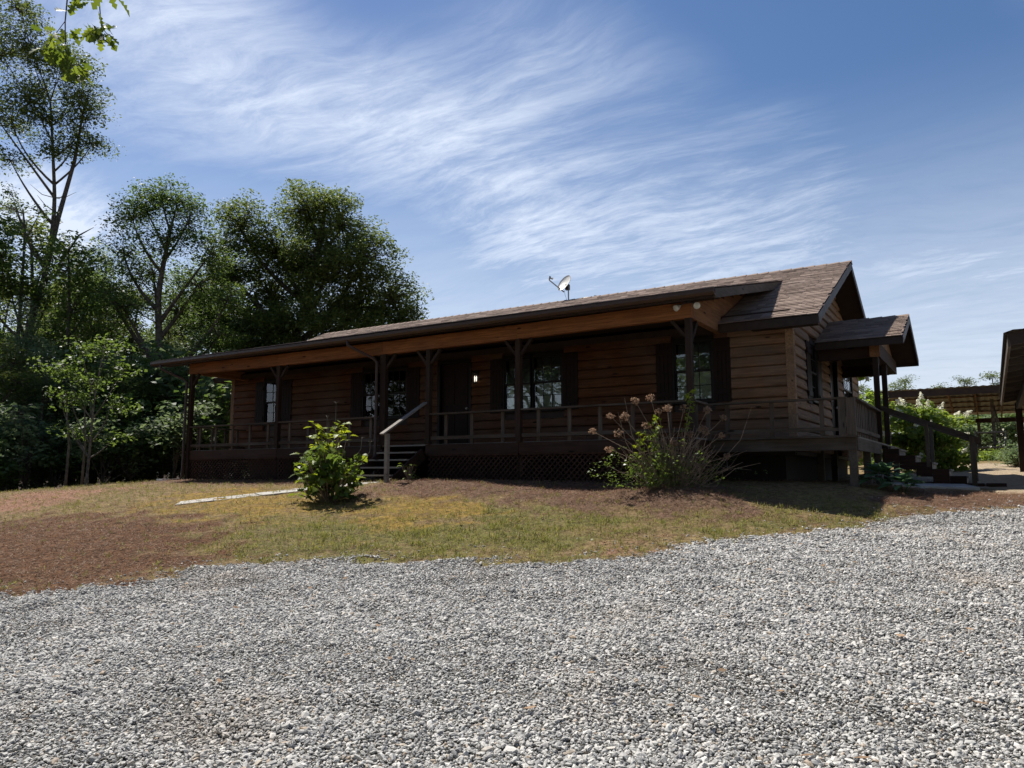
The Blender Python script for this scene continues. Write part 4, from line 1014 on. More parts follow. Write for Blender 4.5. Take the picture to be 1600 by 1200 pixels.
def tree(name, loc, trunk, tr, lobes, nclu, nleaf, lsize, leafm, barkm, seed, label=None, cat=None, group=None, sig=.42, bare=0, shell=.45, twig=.018):
    """trunk: polyline in local coords; lobes: (x,y,z,rx,rz); limbs reach every lobe, twigs every leaf clump"""
    r = np.random.default_rng(seed); rr = random.Random(seed)
    o = empty(name, loc); mb = MB(); n = len(trunk)
    # smooth trunk
    T = [Vector(p) for p in trunk]; path = []
    for i in range(n - 1):
        for s in range(4):
            t = s / 4; p0 = T[max(i - 1, 0)]; p1 = T[i]; p2 = T[i + 1]; p3 = T[min(i + 2, n - 1)]
            path.append(.5 * ((2 * p1) + (-p0 + p2) * t + (2 * p0 - 5 * p1 + 4 * p2 - p3) * t * t + (-p0 + 3 * p1 - 3 * p2 + p3) * t ** 3))
    path.append(T[-1]); m = len(path)
    rad = [tr * (1 - .78 * (i / (m - 1)) ** .9) * (1.35 if i == 0 else 1) for i in range(m)]
    mb.tube(path, rad, 9)
    Cs = []; sg_ = []
    for (x, y, z, rx, rz) in lobes:
        c = Vector((x, y, z)); top = c.z - rz * .3
        j = min(range(m), key=lambda i: abs(path[i].z - max(path[int(m * .30)].z, min(c.z - 1.0 * (c - path[min(i, m - 1)]).xy.length - .8, path[-1].z))))
        s = path[j]; L = (c - s).length
        mid = s.lerp(c, .5) + Vector((rr.uniform(-.09, .09) * L + .1 * (c.x - s.x), rr.uniform(-.09, .09) * L + .1 * (c.y - s.y), rr.uniform(-.10, .03) * L))
        lp = bez(s, mid, c, 8); r0 = min(rad[j] * .75, .03 + .018 * L + tr * .22)
        mb.tube(lp, [r0 * (1 - .75 * i / 8) for i in range(9)], 6)
        k = max(3, int(nclu * (rx * rx * rz) ** .62))
        u = r.normal(0, 1, (k, 3)); u /= np.linalg.norm(u, axis=1)[:, None]; q = r.uniform(0, 1, k) ** shell
        P = np.array(c)[None] + u * q[:, None] * np.array([rx, rx, rz])
        for p in P:
            pv = Vector(p); i = min(range(2, 9), key=lambda a: (lp[a] - pv).length + .25 * (8 - a)); a = lp[i]; d = (pv - a)
            md = a + d * .5 + Vector((rr.uniform(-.12, .12), rr.uniform(-.12, .12), rr.uniform(0, .15))) * d.length
            mb.tube([a, md, pv], [max(twig, r0 * .28), twig * .9, twig * .35], 4, False)
        Cs.append(P); sg_ += [sig * rr.uniform(.75, 1.25) for _ in P]
    for k in range(bare):   # dead twigs
        i = rr.randrange(int(m * .3), m); a = path[i]; ang = rr.uniform(0, 6.28); L = rr.uniform(.8, 2.2)
        mb.tube([a, a + Vector((math.cos(ang) * L * .5, math.sin(ang) * L * .5, L * .15)), a + Vector((math.cos(ang) * L, math.sin(ang) * L, L * .55))], [.03, .02, .007], 4, False)
    t_ = mb.build('trunk', barkm, o, True)
    V, F, tn = leaf_cards(np.concatenate(Cs), r, np.array(sg_), nleaf, lsize)
    link('crown', npmesh('crown', V, F, leafm, False, {'tint': tn}), o)
    if label: tag(o, label, cat or 'tree', group)
    return o
def dirpt(px, t):
    """ground position t metres ahead along the line of sight of a photo column"""
    k = (px - 800) / 1180; s, c = math.sin(R(32.3)), math.cos(R(32.3))
    return (-s + c * k) * t, (c + s * k) * t
def copy_tree(o, loc, rz, sc, label=None, group=None):
    c = o.copy(); COL.objects.link(c); c.location = loc; c.rotation_euler = (0, 0, rz); c.scale = (sc if hasattr(sc, '__len__') else (sc,) * 3)
    for ch in o.children:
        q = ch.copy(); COL.objects.link(q); q.parent = c
    if label: c['label'] = label
    if group: c['group'] = group
    return c
# local axes for the named trees: a = rightwards in the photo, d = away
ca, sa = math.cos(R(32.3)), math.sin(R(32.3))
def AD(a, d, z): return (a * ca - d * sa, a * sa + d * ca, z)
def lob(L): return [AD(a, d, z) + (rx, rz) for a, d, z, rx, rz in L]
def at(px, t, dz=-.15):
    x, y = dirpt(px, t); return (x, y, float(H(x, y)) + dz)

# big spreading oak behind the house (30 m away and more)
t_ = 37
tree('oak_tree', at(478, t_), [AD(0, 0, 0), AD(-.2, 0, 3), AD(-.9, .2, 6), AD(-.3, .3, 9), AD(.4, 0, 12), AD(.6, 0, 14)], .42,
     lob([(-3.6, 0, 12.8, 1.6, 1.9), (-4.2, 0, 10.6, 1.5, 1.5), (-2.2, 1, 9.4, 1.9, 2.0), (-.2, -.4, 13.6, 1.8, 1.6), (1.4, .3, 13.0, 1.7, 1.7), (2.6, -.3, 11.0, 1.9, 1.7), (3.9, .3, 9.2, 1.7, 1.6), (1.0, -.8, 10.6, 2.2, 2.0), (-.4, 1, 11.2, 1.8, 1.8), (3.2, 0, 6.9, 2.0, 1.4), (5.0, 0, 6.8, 1.2, 1.0), (.6, -1, 7.6, 2.2, 1.7), (-1.6, -.6, 6.8, 2.0, 1.6), (-3.3, .4, 7.0, 1.6, 1.3), (1.8, 1.5, 5.0, 2.4, 1.5), (-.6, 1, 4.6, 2.4, 1.5), (-1.8, .2, 11.6, 1.5, 1.5), (-2.9, .4, 8.4, 1.6, 1.3), (2.2, .5, 8.8, 1.8, 1.6), (4.4, .5, 8.0, 1.4, 1.2)]),
     24, 95, .135, M['oak'], M['bark'], 41, 'large round-crowned oak rising behind the left part of the roof', sig=.40)
# airy tree with the dark single trunk left of the porch
t_ = 33; K = 33 / 29
tree('oak_tree', at(240, t_), [AD(a * K, 0, z * K) for a, z in ((0, -.2), (.0, 2.6), (.05, 5.2), (-.1, 7.4), (.1, 9.3), (.3, 10.6))], .25,
     lob([tuple(v * K for v in q) for q in [(-1.3, 0, 10.6, .95, 1.0), (-.3, .2, 11.5, 1.0, .8), (.4, 0, 11.3, .9, .7), (-1.0, .2, 11.2, .8, .7), (.9, 0, 10.4, 1.0, 1.0), (-1.7, .3, 9.2, 1.0, .9), (1.9, 0, 9.2, .9, .9), (.3, -.4, 9.6, 1.0, .9), (-.6, .5, 8.5, 1.1, .9), (1.3, .3, 8.0, 1.1, .9), (-2.1, 0, 7.6, 1.1, .8), (2.6, 0, 7.3, 1.0, .7), (-1.2, -.5, 6.9, 1.2, .8), (.4, .6, 7.0, 1.0, .7), (2.3, .3, 6.0, 1.1, .6), (-2.6, .3, 6.0, 1.1, .7)]]),
     24, 66, .112, M['tree'], M['bark'], 42, 'airy tree with straight dark trunk standing alone left of the porch', bare=6, sig=.34, twig=.014)
# tall leaning tree at the left
t_ = 36; K = 36 / 25
tree('oak_tree', at(30, t_), [AD(a * K, 0, z * K) for a, z in ((-.35, -.2), (-.25, 3), (.1, 5.5), (.5, 7.6), (.62, 9.6), (.45, 11.5), (.2, 13.6))], .21,
     lob([(q[0] * K * .8 - .3, q[1] * K, q[2] * K, q[3] * K * .8, q[4] * K * .85) for q in [(-.6, 0, 15.6, 1.3, 1.0), (1.0, 0, 14.8, 1.4, 1.0), (.3, .5, 15.4, 1.1, .9), (1.6, .3, 13.9, 1.1, .9), (.1, -.5, 13.3, 1.1, .8), (2.1, 0, 12.9, 1.0, .8), (-.2, .4, 14.0, 1.1, .8), (-1.3, .2, 13.0, 1.1, .8), (.8, -.3, 12.8, 1.0, .6), (1.6, 0, 11.9, .8, .5), (-1.0, 0, 11.4, .8, .5), (-1.9, .2, 15.4, 1.2, 1.0), (-2.2, 0, 13.4, 1.0, .8), (2.3, .2, 12.1, .8, .6), (1.1, -.4, 11.6, .8, .5), (-1.2, 0, 17.0, 1.1, .9), (-.9, .3, 9.8, .7, .4), (-.2, 0, 9.0, .4, .25)]]),
     19, 66, .12, M['oak'], M['bark'], 43, 'tall thin-crowned tree with a leaning forked trunk at the far left', bare=9, sig=.36, twig=.016)
T1 = [q for q in COL.objects if q.get('label', '').startswith('tall thin-crowned')][0]
mb = MB(); mb.tube([AD(.72, 0, 11.0), AD(1.05, .1, 13.5), AD(1.6, .2, 16.5), AD(1.9, .2, 19.5)], [.15, .12, .09, .04], 8); mb.tube([AD(.70, 0, 10.2), AD(1.5, 0, 11.4), AD(2.2, 0, 12.6), AD(2.9, 0, 13.0)], [.07, .06, .045, .012], 6); mb.tube([AD(2.0, 0, 12.3), AD(2.1, 0, 12.9)], [.02, .008], 4); mb.build('fork', M['bark'], T1, True)
tree('slender_tree', at(5, 35), [AD(.2, 0, -.2), AD(.3, 0, 4), AD(.35, 0, 8), AD(.3, 0, 12), AD(.1, 0, 13.6)], .14,
     lob([(.9, 0, 13.4, .7, .5), (-.4, 0, 14.2, .7, .5), (-.7, 0, 11.3, .9, .7), (.7, 0, 9.2, .7, .5)]), 13, 30, .12, M['tree'], M['bark'], 44, 'thin pole-like tree with a sparse top beside the leaning tree', bare=14, sig=.3)
# pale green understory tree with three thin stems
tr_ = tree('dogwood_tree', at(140, 23.5), [AD(0, 0, -.2), AD(.05, 0, 1.5), AD(.1, 0, 3), AD(.3, 0, 4.6)], .05,
     lob([(-.9, 0, 3.9, .75, .38), (.3, .2, 4.5, .8, .35), (.9, 0, 3.8, .6, .28), (-.5, -.3, 2.9, .7, .25), (.5, .2, 2.7, .65, .25), (-1.1, .2, 3.0, .5, .2), (-.5, .1, 1.9, .5, .16), (.8, 0, 1.75, .5, .16), (-.2, .3, 3.4, .8, .3), (-.4, 0, 4.5, .5, .3)]),
     30, 30, .12, M['dogw'], M['bark_l'], 45, 'pale green young tree with thin stems at the wood edge', sig=.22, twig=.008)
for k, (a, b) in enumerate(((-.75, -.9), (-.25, -.3))):
    mb = MB(); mb.tube([AD(a, .2, -.2), AD(a + .03, .2, 1.5), AD(b, .1, 3.2)], [.045, .035, .012], 7); mb.build('stem', M['bark_l'], tr_, True)
# templates for the wood behind
def wood_template(kind, seed, leafm, nclu, nleaf, lsize):
    rr = random.Random(seed); L = []
    for k in range(18):
        h = rr.uniform(1.6, 11.5) if k > 3 else rr.uniform(.9, 3); a = rr.uniform(0, 6.28); d = rr.uniform(.3, 2.3) * (1 - (h - 6) / 14 if h > 6 else .9)
        L.append((math.cos(a) * d, math.sin(a) * d, h, rr.uniform(1.1, 1.7), rr.uniform(.8, 1.2)))
    L.append((0, 0, 12.4, 1.2, 1.0))
    return tree(kind, (0, 0, 0), [(0, 0, -.3), (rr.uniform(-.2, .2), rr.uniform(-.2, .2), 4), (rr.uniform(-.4, .4), rr.uniform(-.4, .4), 8), (0, 0, 12.2)], .2, L, nclu, nleaf, lsize, leafm, M['bark'], seed, sig=.46, bare=5)
TPL = [wood_template('wood_tree', 51, M['tree'], 10.5, 56, .17), wood_template('wood_tree', 52, M['oak'], 10.5, 56, .17), wood_template('wood_tree', 53, M['treeg'], 10.5, 56, .16)]
WOOD = [  # photo column, distance, height of top row, template, label
 (-60, 33, 300, 0, 'full-leaved tree at the very left edge of the wood'),
 (25, 37, 322, 1, 'dark tree behind the leaning trunk, its top below the tall crown'),
 (88, 33, 358, 0, 'bushy green tree filling the gap right of the leaning trunk'),
 (150, 38, 378, 2, 'grey-green tree behind the left side of the airy tree'),
 (205, 36, 440, 1, 'dark tree directly behind the airy tree trunk'),
 (275, 39, 408, 0, 'green tree between the airy tree and the large oak'),
 (335, 42, 415, 1, 'dark tree half hidden left of the large oak'),
 (300, 33, 520, 2, 'low grey-green tree above the porch roof corner'),
 (372, 36, 498, 2, 'silvery green tree just above the left porch roof'),
 (440, 44, 470, 0, 'tree behind the trunk of the large oak'),
 (530, 45, 455, 1, 'dark tree seen through the right half of the large oak'),
 (590, 47, 470, 0, 'tree low behind the right side of the large oak'),
 (-20, 28, 520, 1, 'shorter dark tree at the left border of the wood'),
 (70, 29, 545, 2, 'short grey-green tree left of the pale understory tree'),
 (190, 30, 560, 1, 'short dark tree between the pale tree and the dark trunk'),
 (-110, 40, 340, 2, 'tall tree partly beyond the left border'),
 (115, 46, 402, 1, 'distant tree deep in the wood left of the airy tree'),
 (240, 48, 455, 2, 'distant tree deep in the wood behind the airy tree'),
 (120, 40, 420, 1, 'dark tree closing the gap left of the airy tree'),
 (320, 38, 445, 0, 'green tree closing the gap left of the large oak'),
 (30, 31, 470, 2, 'grey-green tree of middle height in front of the leaning trunk foot'),
 (255, 35, 480, 2, 'grey-green tree right behind the straight dark trunk'),
 (0, 52, 420, 1, 'distant dark tree between the leaning trunk and the left border'),
 (60, 54, 430, 0, 'distant tree low between the leaning trunk and pale tree'),
 (180, 54, 440, 1, 'distant dark tree low left of the straight trunk'),
 (300, 52, 450, 0, 'distant tree low above the porch end'),
 (-60, 50, 400, 0, 'distant tree beyond the left border'),
 (370, 50, 470, 1, 'distant dark tree behind the silvery green tree'),
]
used = [False] * 3
for (px, t, top, k, lab) in WOOD:
    x, y, z = at(px, t); h = 1.6 + (741 - top) / 1180 * t - z; s = h / 13.3; sw = max(s, .62) * random.uniform(.95, 1.12)
    if not used[k]:
        o = TPL[k]; used[k] = True; o.location = (x, y, z); o.rotation_euler.z = random.uniform(0, 6.28); o.scale = (sw, sw, s); tag(o, lab, 'tree', 'trees of the wood left of the house')
    else: o = copy_tree(TPL[k], (x, y, z), random.uniform(0, 6.28), (sw, sw, s), lab, 'trees of the wood left of the house')
# undergrowth at the wood edge
def shrub_template(name, seed, leafm, H_, nl=26, ls=.13, nclu=26):
    rr = random.Random(seed); L = [(rr.uniform(-.7, .7), rr.uniform(-.7, .7), rr.uniform(.35, .95) * H_, rr.uniform(.4, .65), rr.uniform(.3, .5)) for _ in range(9)]
    return tree(name, (0, 0, 0), [(0, 0, -.1), (.05, 0, .3 * H_), (0, .05, .6 * H_)], .04, L, nclu, nl, ls, leafm, M['bark'], seed, sig=.24, twig=.007)
UND = [shrub_template('undergrowth_shrub', 61, M['tree'], 2.2), shrub_template('undergrowth_shrub', 62, M['treeg'], 2.4)]
USP = [(-15, 26, .9, 0, 'leafy shrub at the left border under the trees'), (45, 27, 1.3, 1, 'grey-green shrub under the leaning tree'), (95, 28, 1.1, 0, 'dark shrub behind the thin stems'), (165, 26.5, 1.0, 1, 'grey-green shrub right of the thin pale stems'), (205, 28, 1.5, 0, 'taller shrub left of the straight dark trunk'), (275, 27, 1.2, 1, 'grey-green shrub between dark trunk and porch corner'), (330, 28, 1.7, 0, 'shrub seen through the open left porch end'), (360, 31, 2.2, 1, 'tall shrub behind the left end wall of the porch'), (300, 32, 2.4, 0, 'tall shrub beyond the leftmost porch post'), (130, 32, 2.3, 1, 'tall shrub deep in shade behind the pale tree'), (20, 32, 2.2, 0, 'tall shrub deep in shade at far left'), (240, 32, 2.4, 1, 'tall shrub in shade behind the straight trunk')]
uu = [False] * 2
for (px, t, s, k, lab) in USP:
    p = at(px, t)
    if not uu[k]: o = UND[k]; uu[k] = True; o.location = p; o.scale = (s * 1.2, s * 1.2, s); tag(o, lab, 'shrub', 'undergrowth at the wood edge')
    else: copy_tree(UND[k], p, random.uniform(0, 6.28), (s * 1.2, s * 1.2, s), lab, 'undergrowth at the wood edge')
# trees beyond the sheds on the right
FAR = [(1345, 62, 605, 1, 'distant tree just right of the side porch posts'), (1418, 66, 594, 1, 'distant round tree above the left end of the open shed'), (1470, 70, 606, 1, 'distant low tree above the shed roof middle'), (1512, 64, 594, 1, 'distant tree above the shed roof, left of the tall one'), (1556, 62, 586, 1, 'distant tallest tree above the right end of the shed'), (1500, 58, 628, 1, 'dark tree seen under the shed roof left'), (1540, 58, 626, 1, 'dark tree seen under the shed roof centre'), (1590, 58, 624, 1, 'dark tree seen under the shed roof right'), (1640, 62, 600, 1, 'distant tree behind the carport'), (1440, 57, 650, 1, 'dark tree behind the flowering shrub')]
for (px, t, top, k, lab) in FAR:
    x, y, z = at(px, t); h = 1.6 + (741 - top + 7) / 1180 * t - z; s = h / 13.3; copy_tree(TPL[k], (x, y, z), random.uniform(0, 6.28), (s * 1.3, s * 1.3, s), lab, 'trees beyond the sheds')
for (px, t, s, k, lab) in [(1470, 50, 2.2, 0, 'hedge shrub beyond the shed, at its left end'), (1500, 48, 2.0, 1, 'grey-green hedge shrub beyond the shed, second from left'), (1530, 49, 2.3, 0, 'hedge shrub beyond the shed, in the middle'), (1560, 48, 2.1, 1, 'grey-green hedge shrub beyond the shed, right of the middle'), (1592, 49, 2.3, 0, 'hedge shrub beyond the shed, at its right end'), (1515, 53, 2.8, 0, 'taller shrub behind the hedge left of the middle'), (1548, 53, 2.8, 0, 'taller shrub behind the hedge right of the middle'), (1580, 53, 2.8, 0, 'taller shrub behind the hedge at the right')]:
    copy_tree(UND[k], at(px, t), random.uniform(0, 6.28), (s * .95, s * .95, s * .62), lab, 'hedge beyond the shed')
# low weeds before the far trees
def clump(name, px, t, w, h, mat, seed, label, cat, ls=.1, n=1500, group=None):
    x, y, z = at(px, t, 0); r = np.random.default_rng(seed); o = empty(name, (x, y, z))
    k = max(6, n // 30); u = r.normal(0, 1, (k, 3)); u /= np.linalg.norm(u, axis=1)[:, None]; q = r.uniform(0, 1, k) ** .5
    P = u * q[:, None] * np.array([w / 2, w / 2, h * .55]); P[:, 2] = np.abs(P[:, 2]) + h * .12
    V, F, tn = leaf_cards(P, r, np.full(k, .12 * max(w, h)), 30, ls); V[:, 2] = np.maximum(V[:, 2], -.02)
    link('leaves', npmesh('leaves', V, F, mat, False, {'tint': tn}), o)
    mb = MB()
    for p in P[::2]: mb.tube([(p[0] * .15, p[1] * .15, -.05), (p[0] * .6, p[1] * .6, p[2] * .55), tuple(p)], [.012, .009, .004], 4, False)
    mb.build('stems', M['stem'], o)
    return tag(o, label, cat, group)
clump('weed_patch', 1556, 27, 1.3, .55, M['viburnum'], 71, 'low weedy plants at the far edge of the sandy yard', 'weeds', .09, 1500)
clump('weed_patch', 1500, 29, 1.6, .6, M['treeg'], 72, 'low weeds behind the lower end of the side stairs', 'weeds', .09, 1500)
ws = clump('flowering_shrub', 1590, 21.5, 1.25, .95, M['treeg'], 73, 'grey-green bush with tiny white flowers beside the carport post', 'shrub', .07, 2600)

def petals(name, P, r, mat, parent, sig, n, size):
    V, F, tn = leaf_cards(P, r, np.full(len(P), sig), n, size, 0, 1.0); return link(name, npmesh(name, V, F, mat, False, {'tint': tn}), parent)
r = np.random.default_rng(74)
for k in range(16):
    p = np.array([[r.normal(0, .4), r.normal(0, .4), r.uniform(.55, 1.05)]]); petals('flower', p, r, M['petal'], ws, .018, 8, .03)

# oakleaf hydrangea with white panicles behind the side stairs
def oakleaf(px, t, w, h, nfl, seed, label, mat, nleaf=46, z0=0):
    x, y, z = at(px, t, -.05 + z0); r = np.random.default_rng(seed); o = empty('flowering_shrub', (x, y, z))
    k = 110; u = r.normal(0, 1, (k, 3)); u[:, 2] = np.abs(u[:, 2]) * 1.1; u /= np.linalg.norm(u, axis=1)[:, None]; q = r.uniform(.35, 1, k) ** .5
    P = u * q[:, None] * np.array([w / 2, w / 2, h]) * (1 + .12 * r.normal(0, 1, (k, 1))); P[:, 2] += .1
    V, F, tn = leaf_cards(P, r, np.full(k, .17), nleaf, .17, .5); link('leaves', npmesh('leaves', V, F, mat, False, {'tint': tn}), o)
    mb = MB()
    for p in P[::2]: mb.tube([(p[0] * .1, p[1] * .1, 0), (p[0] * .5, p[1] * .5, p[2] * .6), tuple(p)], [.018, .012, .005], 5, False)
    mb.build('stems', M['stem'], o)
    fl = P[np.argsort(-(np.linalg.norm(P / np.array([w / 2, w / 2, h]), axis=1) - .3 * (P @ np.array([-sa, ca, 0])) / w))][:nfl]
    for p in fl:
        d = np.array([p[0], p[1], .35 * h]); d /= np.linalg.norm(d); s = np.linspace(0, .20, 6)[:, None] * d[None] + p * 1.08 + np.array([0, 0, .05])
        V, F, tn = leaf_cards(s, r, np.linspace(.055, .015, 6), 16, .045, 0, 1.0); link('panicle', npmesh('panicle', V, F, M['petal'], False, {'tint': tn}), o)
    return tag(o, label, 'shrub')
oakleaf(1446, 21.5, 2.1, 1.9, 22, 75, 'large pale green shrub with white flower cones behind the side stairs', M['viburnum'])
oakleaf(1362, 27, 2.3, 2.9, 0, 76, 'tall yellow-green shrub seen between the side porch posts', M['viburnum'])

# ---- individual leaf outlines
def leaf_mesh(name, outline, mat, curl=.12, tint=.5, fold=.1):
    """outline: half-width profile [(u, w)...] along a unit leaf; midrib fan, lightly folded and curled"""
    V = []; F = []
    for (u, w) in outline: V.append((u, 0, -curl * u * u)); V.append((u, w, -curl * u * u + fold * w)); V.append((u, -w, -curl * u * u + fold * w))
    for i in range(len(outline) - 1): a, b = 3 * i, 3 * (i + 1); F += [(a, b, b + 1, a + 1), (a, a + 2, b + 2, b)]
    me = npmesh(name, V, F, mat, True, {'tint': np.full(len(V), tint)}); return me
OAKP = [(0, .01), (.12, .03), (.2, .14), (.27, .07), (.4, .24), (.48, .09), (.62, .30), (.7, .10), (.82, .22), (.9, .12), (1, .02)]
PALM = [(0, .015), (.08, .20), (.2, .44), (.26, .20), (.42, .46), (.48, .20), (.64, .34), (.7, .17), (.86, .14), (1, .01)]
HOST = [(0, .02), (.1, .16), (.25, .27), (.45, .31), (.65, .26), (.85, .13), (1, .01)]
def put_leaf(me, parent, p, d, roll, s, name='leaf'):
    d = Vector(d).normalized(); up = Vector((0, 0, 1)); y = up.cross(d); y = y.normalized() if y.length > 1e-3 else Vector((0, 1, 0)); z = d.cross(y)
    m = Matrix((d, y, z)).transposed().to_4x4() @ Matrix.Rotation(roll, 4, 'X')
    o = link(name, me, parent); o.matrix_local = Matrix.Translation(p) @ m @ Matrix.Diagonal((s, s, s, 1)); return o
# broad-leaved shrub on the bank
def broad_shrub():
    x, y = -10.55, 10.28; z = float(H(x, y)) - .05; rr = random.Random(81); o = tag(empty('broadleaf_shrub', (x, y, z)), 'round shrub with large glossy yellow-green leaves on the bank by the path', 'shrub')
    LM = [leaf_mesh('leaf', PALM, M['fatsia'], c, t) for c, t in ((.22, .25), (.32, .5), (.15, .75), (.40, 1.0), (.28, .1))]
    st = MB(); n = 0
    tops = []
    for k in range(44):
        a = rr.uniform(0, 6.28); q = rr.random() ** .5; h = rr.uniform(.2, 1.18) * (1.08 - .4 * q * q); rx = .68 * q * (1 - .35 * max(0, h - .6))
        tops.append((rx * math.cos(a), rx * math.sin(a), h))
    tops += [AD(-.33, -.05, 1.30), AD(.22, .0, 1.28), AD(.30, .05, 1.08), AD(-.05, 0, 1.2), AD(-.25, 0, 1.08)]
    bare_ = [AD(.08, 0, 1.68), AD(-.12, .1, 1.45), AD(.78, .1, 1.02), AD(.62, 0, 1.08)]
    for tp in tops:
        p = Vector(tp); st.tube([(p.x * .12, p.y * .12, 0), (p.x * .55, p.y * .55, p.z * .5), p], [.016, .012, .008], 5, False)
        yl = p.z > .85
        for j in range(6):
            if n >= 296: break
            a = j * 1.05 + rr.uniform(-.3, .3); el = rr.uniform(-.35, .35) + (.25 if yl else 0)
            d = Vector((math.cos(a) * math.cos(el), math.sin(a) * math.cos(el), math.sin(el))); s = rr.uniform(.09, .21)
            q = p + d * rr.uniform(.03, .09) + Vector((0, 0, rr.uniform(-.05, .05)))
            put_leaf(LM[rr.choice((1, 2, 3, 3)) if yl else rr.choice((0, 1, 1, 2, 4))], o, q, d, rr.gauss(0, .35), s); n += 1
    st.build('stems', M['stem'], o)
    for p in bare_:
        p = Vector(p); mb = MB(); mb.tube([(p.x * .2, p.y * .2, .3), (p.x * .55, p.y * .7, p.z * .55), (p.x * .98, p.y, p.z * .85), p], [.013, .011, .008, .005], 5); 
        for j in range(4): a = rr.uniform(0, 6.28); mb.tube([p, p + Vector((math.cos(a) * .06, math.sin(a) * .06, .03))], [.005, .003], 4)
        mb.build('bare_stem', M['bark_l'], o)
    o.scale = (.93, .93, 1.13)
    # low dense inner leaves
    r = np.random.default_rng(82); P = r.normal(0, 1, (60, 3)) * np.array([.27, .27, .2]) + np.array([0, 0, .42]); P[:, 2] = np.abs(P[:, 2]) + .06
    V, F, tn = leaf_cards(P, r, np.full(60, .1), 14, .13); tag(link('inner_leaves', npmesh('inner_leaves', V, F, M['hydr'], False, {'tint': tn * .5}), o), kind='stuff')
broad_shrub()
def small_plant():
    x, y = -10.55, 12.55; z = float(H(x, y)); o = tag(empty('small_plant', (x, y, z)), 'small leafy plant at the foot of the front stair handrail', 'plant'); rr = random.Random(83)
    LM = [leaf_mesh('leaf', HOST, M['fatsia'], .3, t) for t in (.2, .6)]; mb = MB()
    for k in range(30):
        a = rr.uniform(0, 6.28); h = rr.uniform(.06, .36); q = rr.uniform(.02, .2); p = Vector((math.cos(a) * q, math.sin(a) * q, h)); mb.tube([(0, 0, 0), p * .6, p], .004, 4, False)
        put_leaf(LM[k % 2], o, p, (math.cos(a), math.sin(a), rr.uniform(-.3, .4)), rr.gauss(0, .3), rr.uniform(.07, .12))
    mb.build('stems', M['stem'], o)
small_plant()
# hydrangea with last year's flower heads
def hydrangea():
    x, y = -4.72, 12.62; z = float(H(x, y)) - .05; rr = random.Random(85); r = np.random.default_rng(85)
    o = tag(empty('hydrangea_bush', (x, y, z)), 'straggly hydrangea with dried brown flower heads before the porch', 'shrub')
    heads = [(a_ * .9, h_) for a_, h_ in [(-1.52, 1.0), (-1.1, 1.30), (-.62, 1.56), (-.33, 1.62), (-.08, 1.40), (-.22, 1.36), (.30, 1.42), (.73, 1.38), (1.08, 1.25), (.80, 1.02), (.62, 1.05), (-.98, .98), (-1.18, .70), (.02, .80), (.26, .78), (1.02, .57), (-.42, 1.12), (.92, .93), (-.85, 1.28), (.45, .97), (-.38, .95)]]
    st = MB()
    for k, (a, h) in enumerate(heads):
        d = rr.uniform(-.35, .35); p = Vector(AD(a, d, h)); b = Vector(AD(a * .18 + rr.uniform(-.12, .12), d * .3, 0)); m_ = b.lerp(p, .5) + Vector((0, 0, .12)) + Vector(AD(-a * .12, 0, 0))
        mb = MB(); mb.tube([b, m_, p], [.009, .007, .004], 5); mb.build('stem', M['stem'], o)
        s = rr.uniform(.055, .09); u = r.normal(0, 1, (34, 3)); u /= np.linalg.norm(u, axis=1)[:, None]; P = np.array(p)[None] + u * s * np.array([1, 1, .8]) * r.uniform(.6, 1, (34, 1))
        V, F, tn = leaf_cards(P, r, np.full(34, .010), 5, .030, 0, 1.0); link('flower_head', npmesh('flower_head', V, F, M['dryfl'], False, {'tint': tn}), o)
    mb = MB()
    for k in range(125):
        a = rr.gauss(.1, .42); h = rr.uniform(.3, 1.15) * (1 - .25 * abs(a)); p = Vector(AD(a + rr.uniform(-.35, .35), rr.uniform(-.35, .35), h)); b = Vector(AD(a * .35 + rr.uniform(-.1, .1), rr.uniform(-.15, .15), 0))
        J = lambda s: Vector((rr.uniform(-s, s), rr.uniform(-s, s), rr.uniform(-s, s)))
        m1 = b.lerp(p, .35) + J(.09); m2 = b.lerp(p, .7) + J(.10); mb.tube([b, m1, m2, p], [.007, .006, .005, .003], 4, False)
        for q in (m1, m2, m2):
            if rr.random() < .75: e = q + Vector((rr.uniform(-.35, .35), rr.uniform(-.35, .35), rr.uniform(-.12, .28))); mb.tube([q, q.lerp(e, .5) + J(.04), e], [.004, .003, .002], 4, False)
    for (a, h) in ((-.78, 1.6), (-.9, 1.35), (1.45, 1.45)): mb.tube([AD(a * .3, 0, 0), AD(a * .85, 0, h * .6), AD(a, 0, h)], [.008, .006, .003], 4, False)
    tag(mb.build('twigs', M['stem'], o), kind='stuff')
    # green growth: low mass and a few shoots
    P = np.array([AD(rr.gauss(-.12, .45), rr.gauss(-.1, .2), abs(rr.gauss(.26, .24)) + .04) for _ in range(300)])
    V, F, tn = leaf_cards(P, r, np.full(300, .07), 10, .040); tag(link('leaves', npmesh('leaves', V, F, M['hydr'], False, {'tint': tn * .7}), o), kind='stuff')
    for (a0, a1, h0, h1) in ((.25, .42, .9, 1.72), (-.35, -.2, .6, 1.25), (-.55, -.5, .5, 1.0)):
        mb = MB(); mb.tube([AD(a0 * .5, 0, 0), AD(a0, 0, h0), AD(a1, 0, h1)], [.008, .006, .003], 5); mb.build('shoot', M['stem'], o)
        Q = np.array([AD(a0 + (a1 - a0) * t + rr.gauss(0, .05), rr.gauss(0, .05), h0 + (h1 - h0) * t) for t in np.linspace(.15, 1, 11)])
        V, F, tn = leaf_cards(Q, r, np.full(11, .04), 8, .075, .3); link('shoot_leaves', npmesh('shoot_leaves', V, F, M['fatsia'], False, {'tint': tn}), o)
hydrangea()
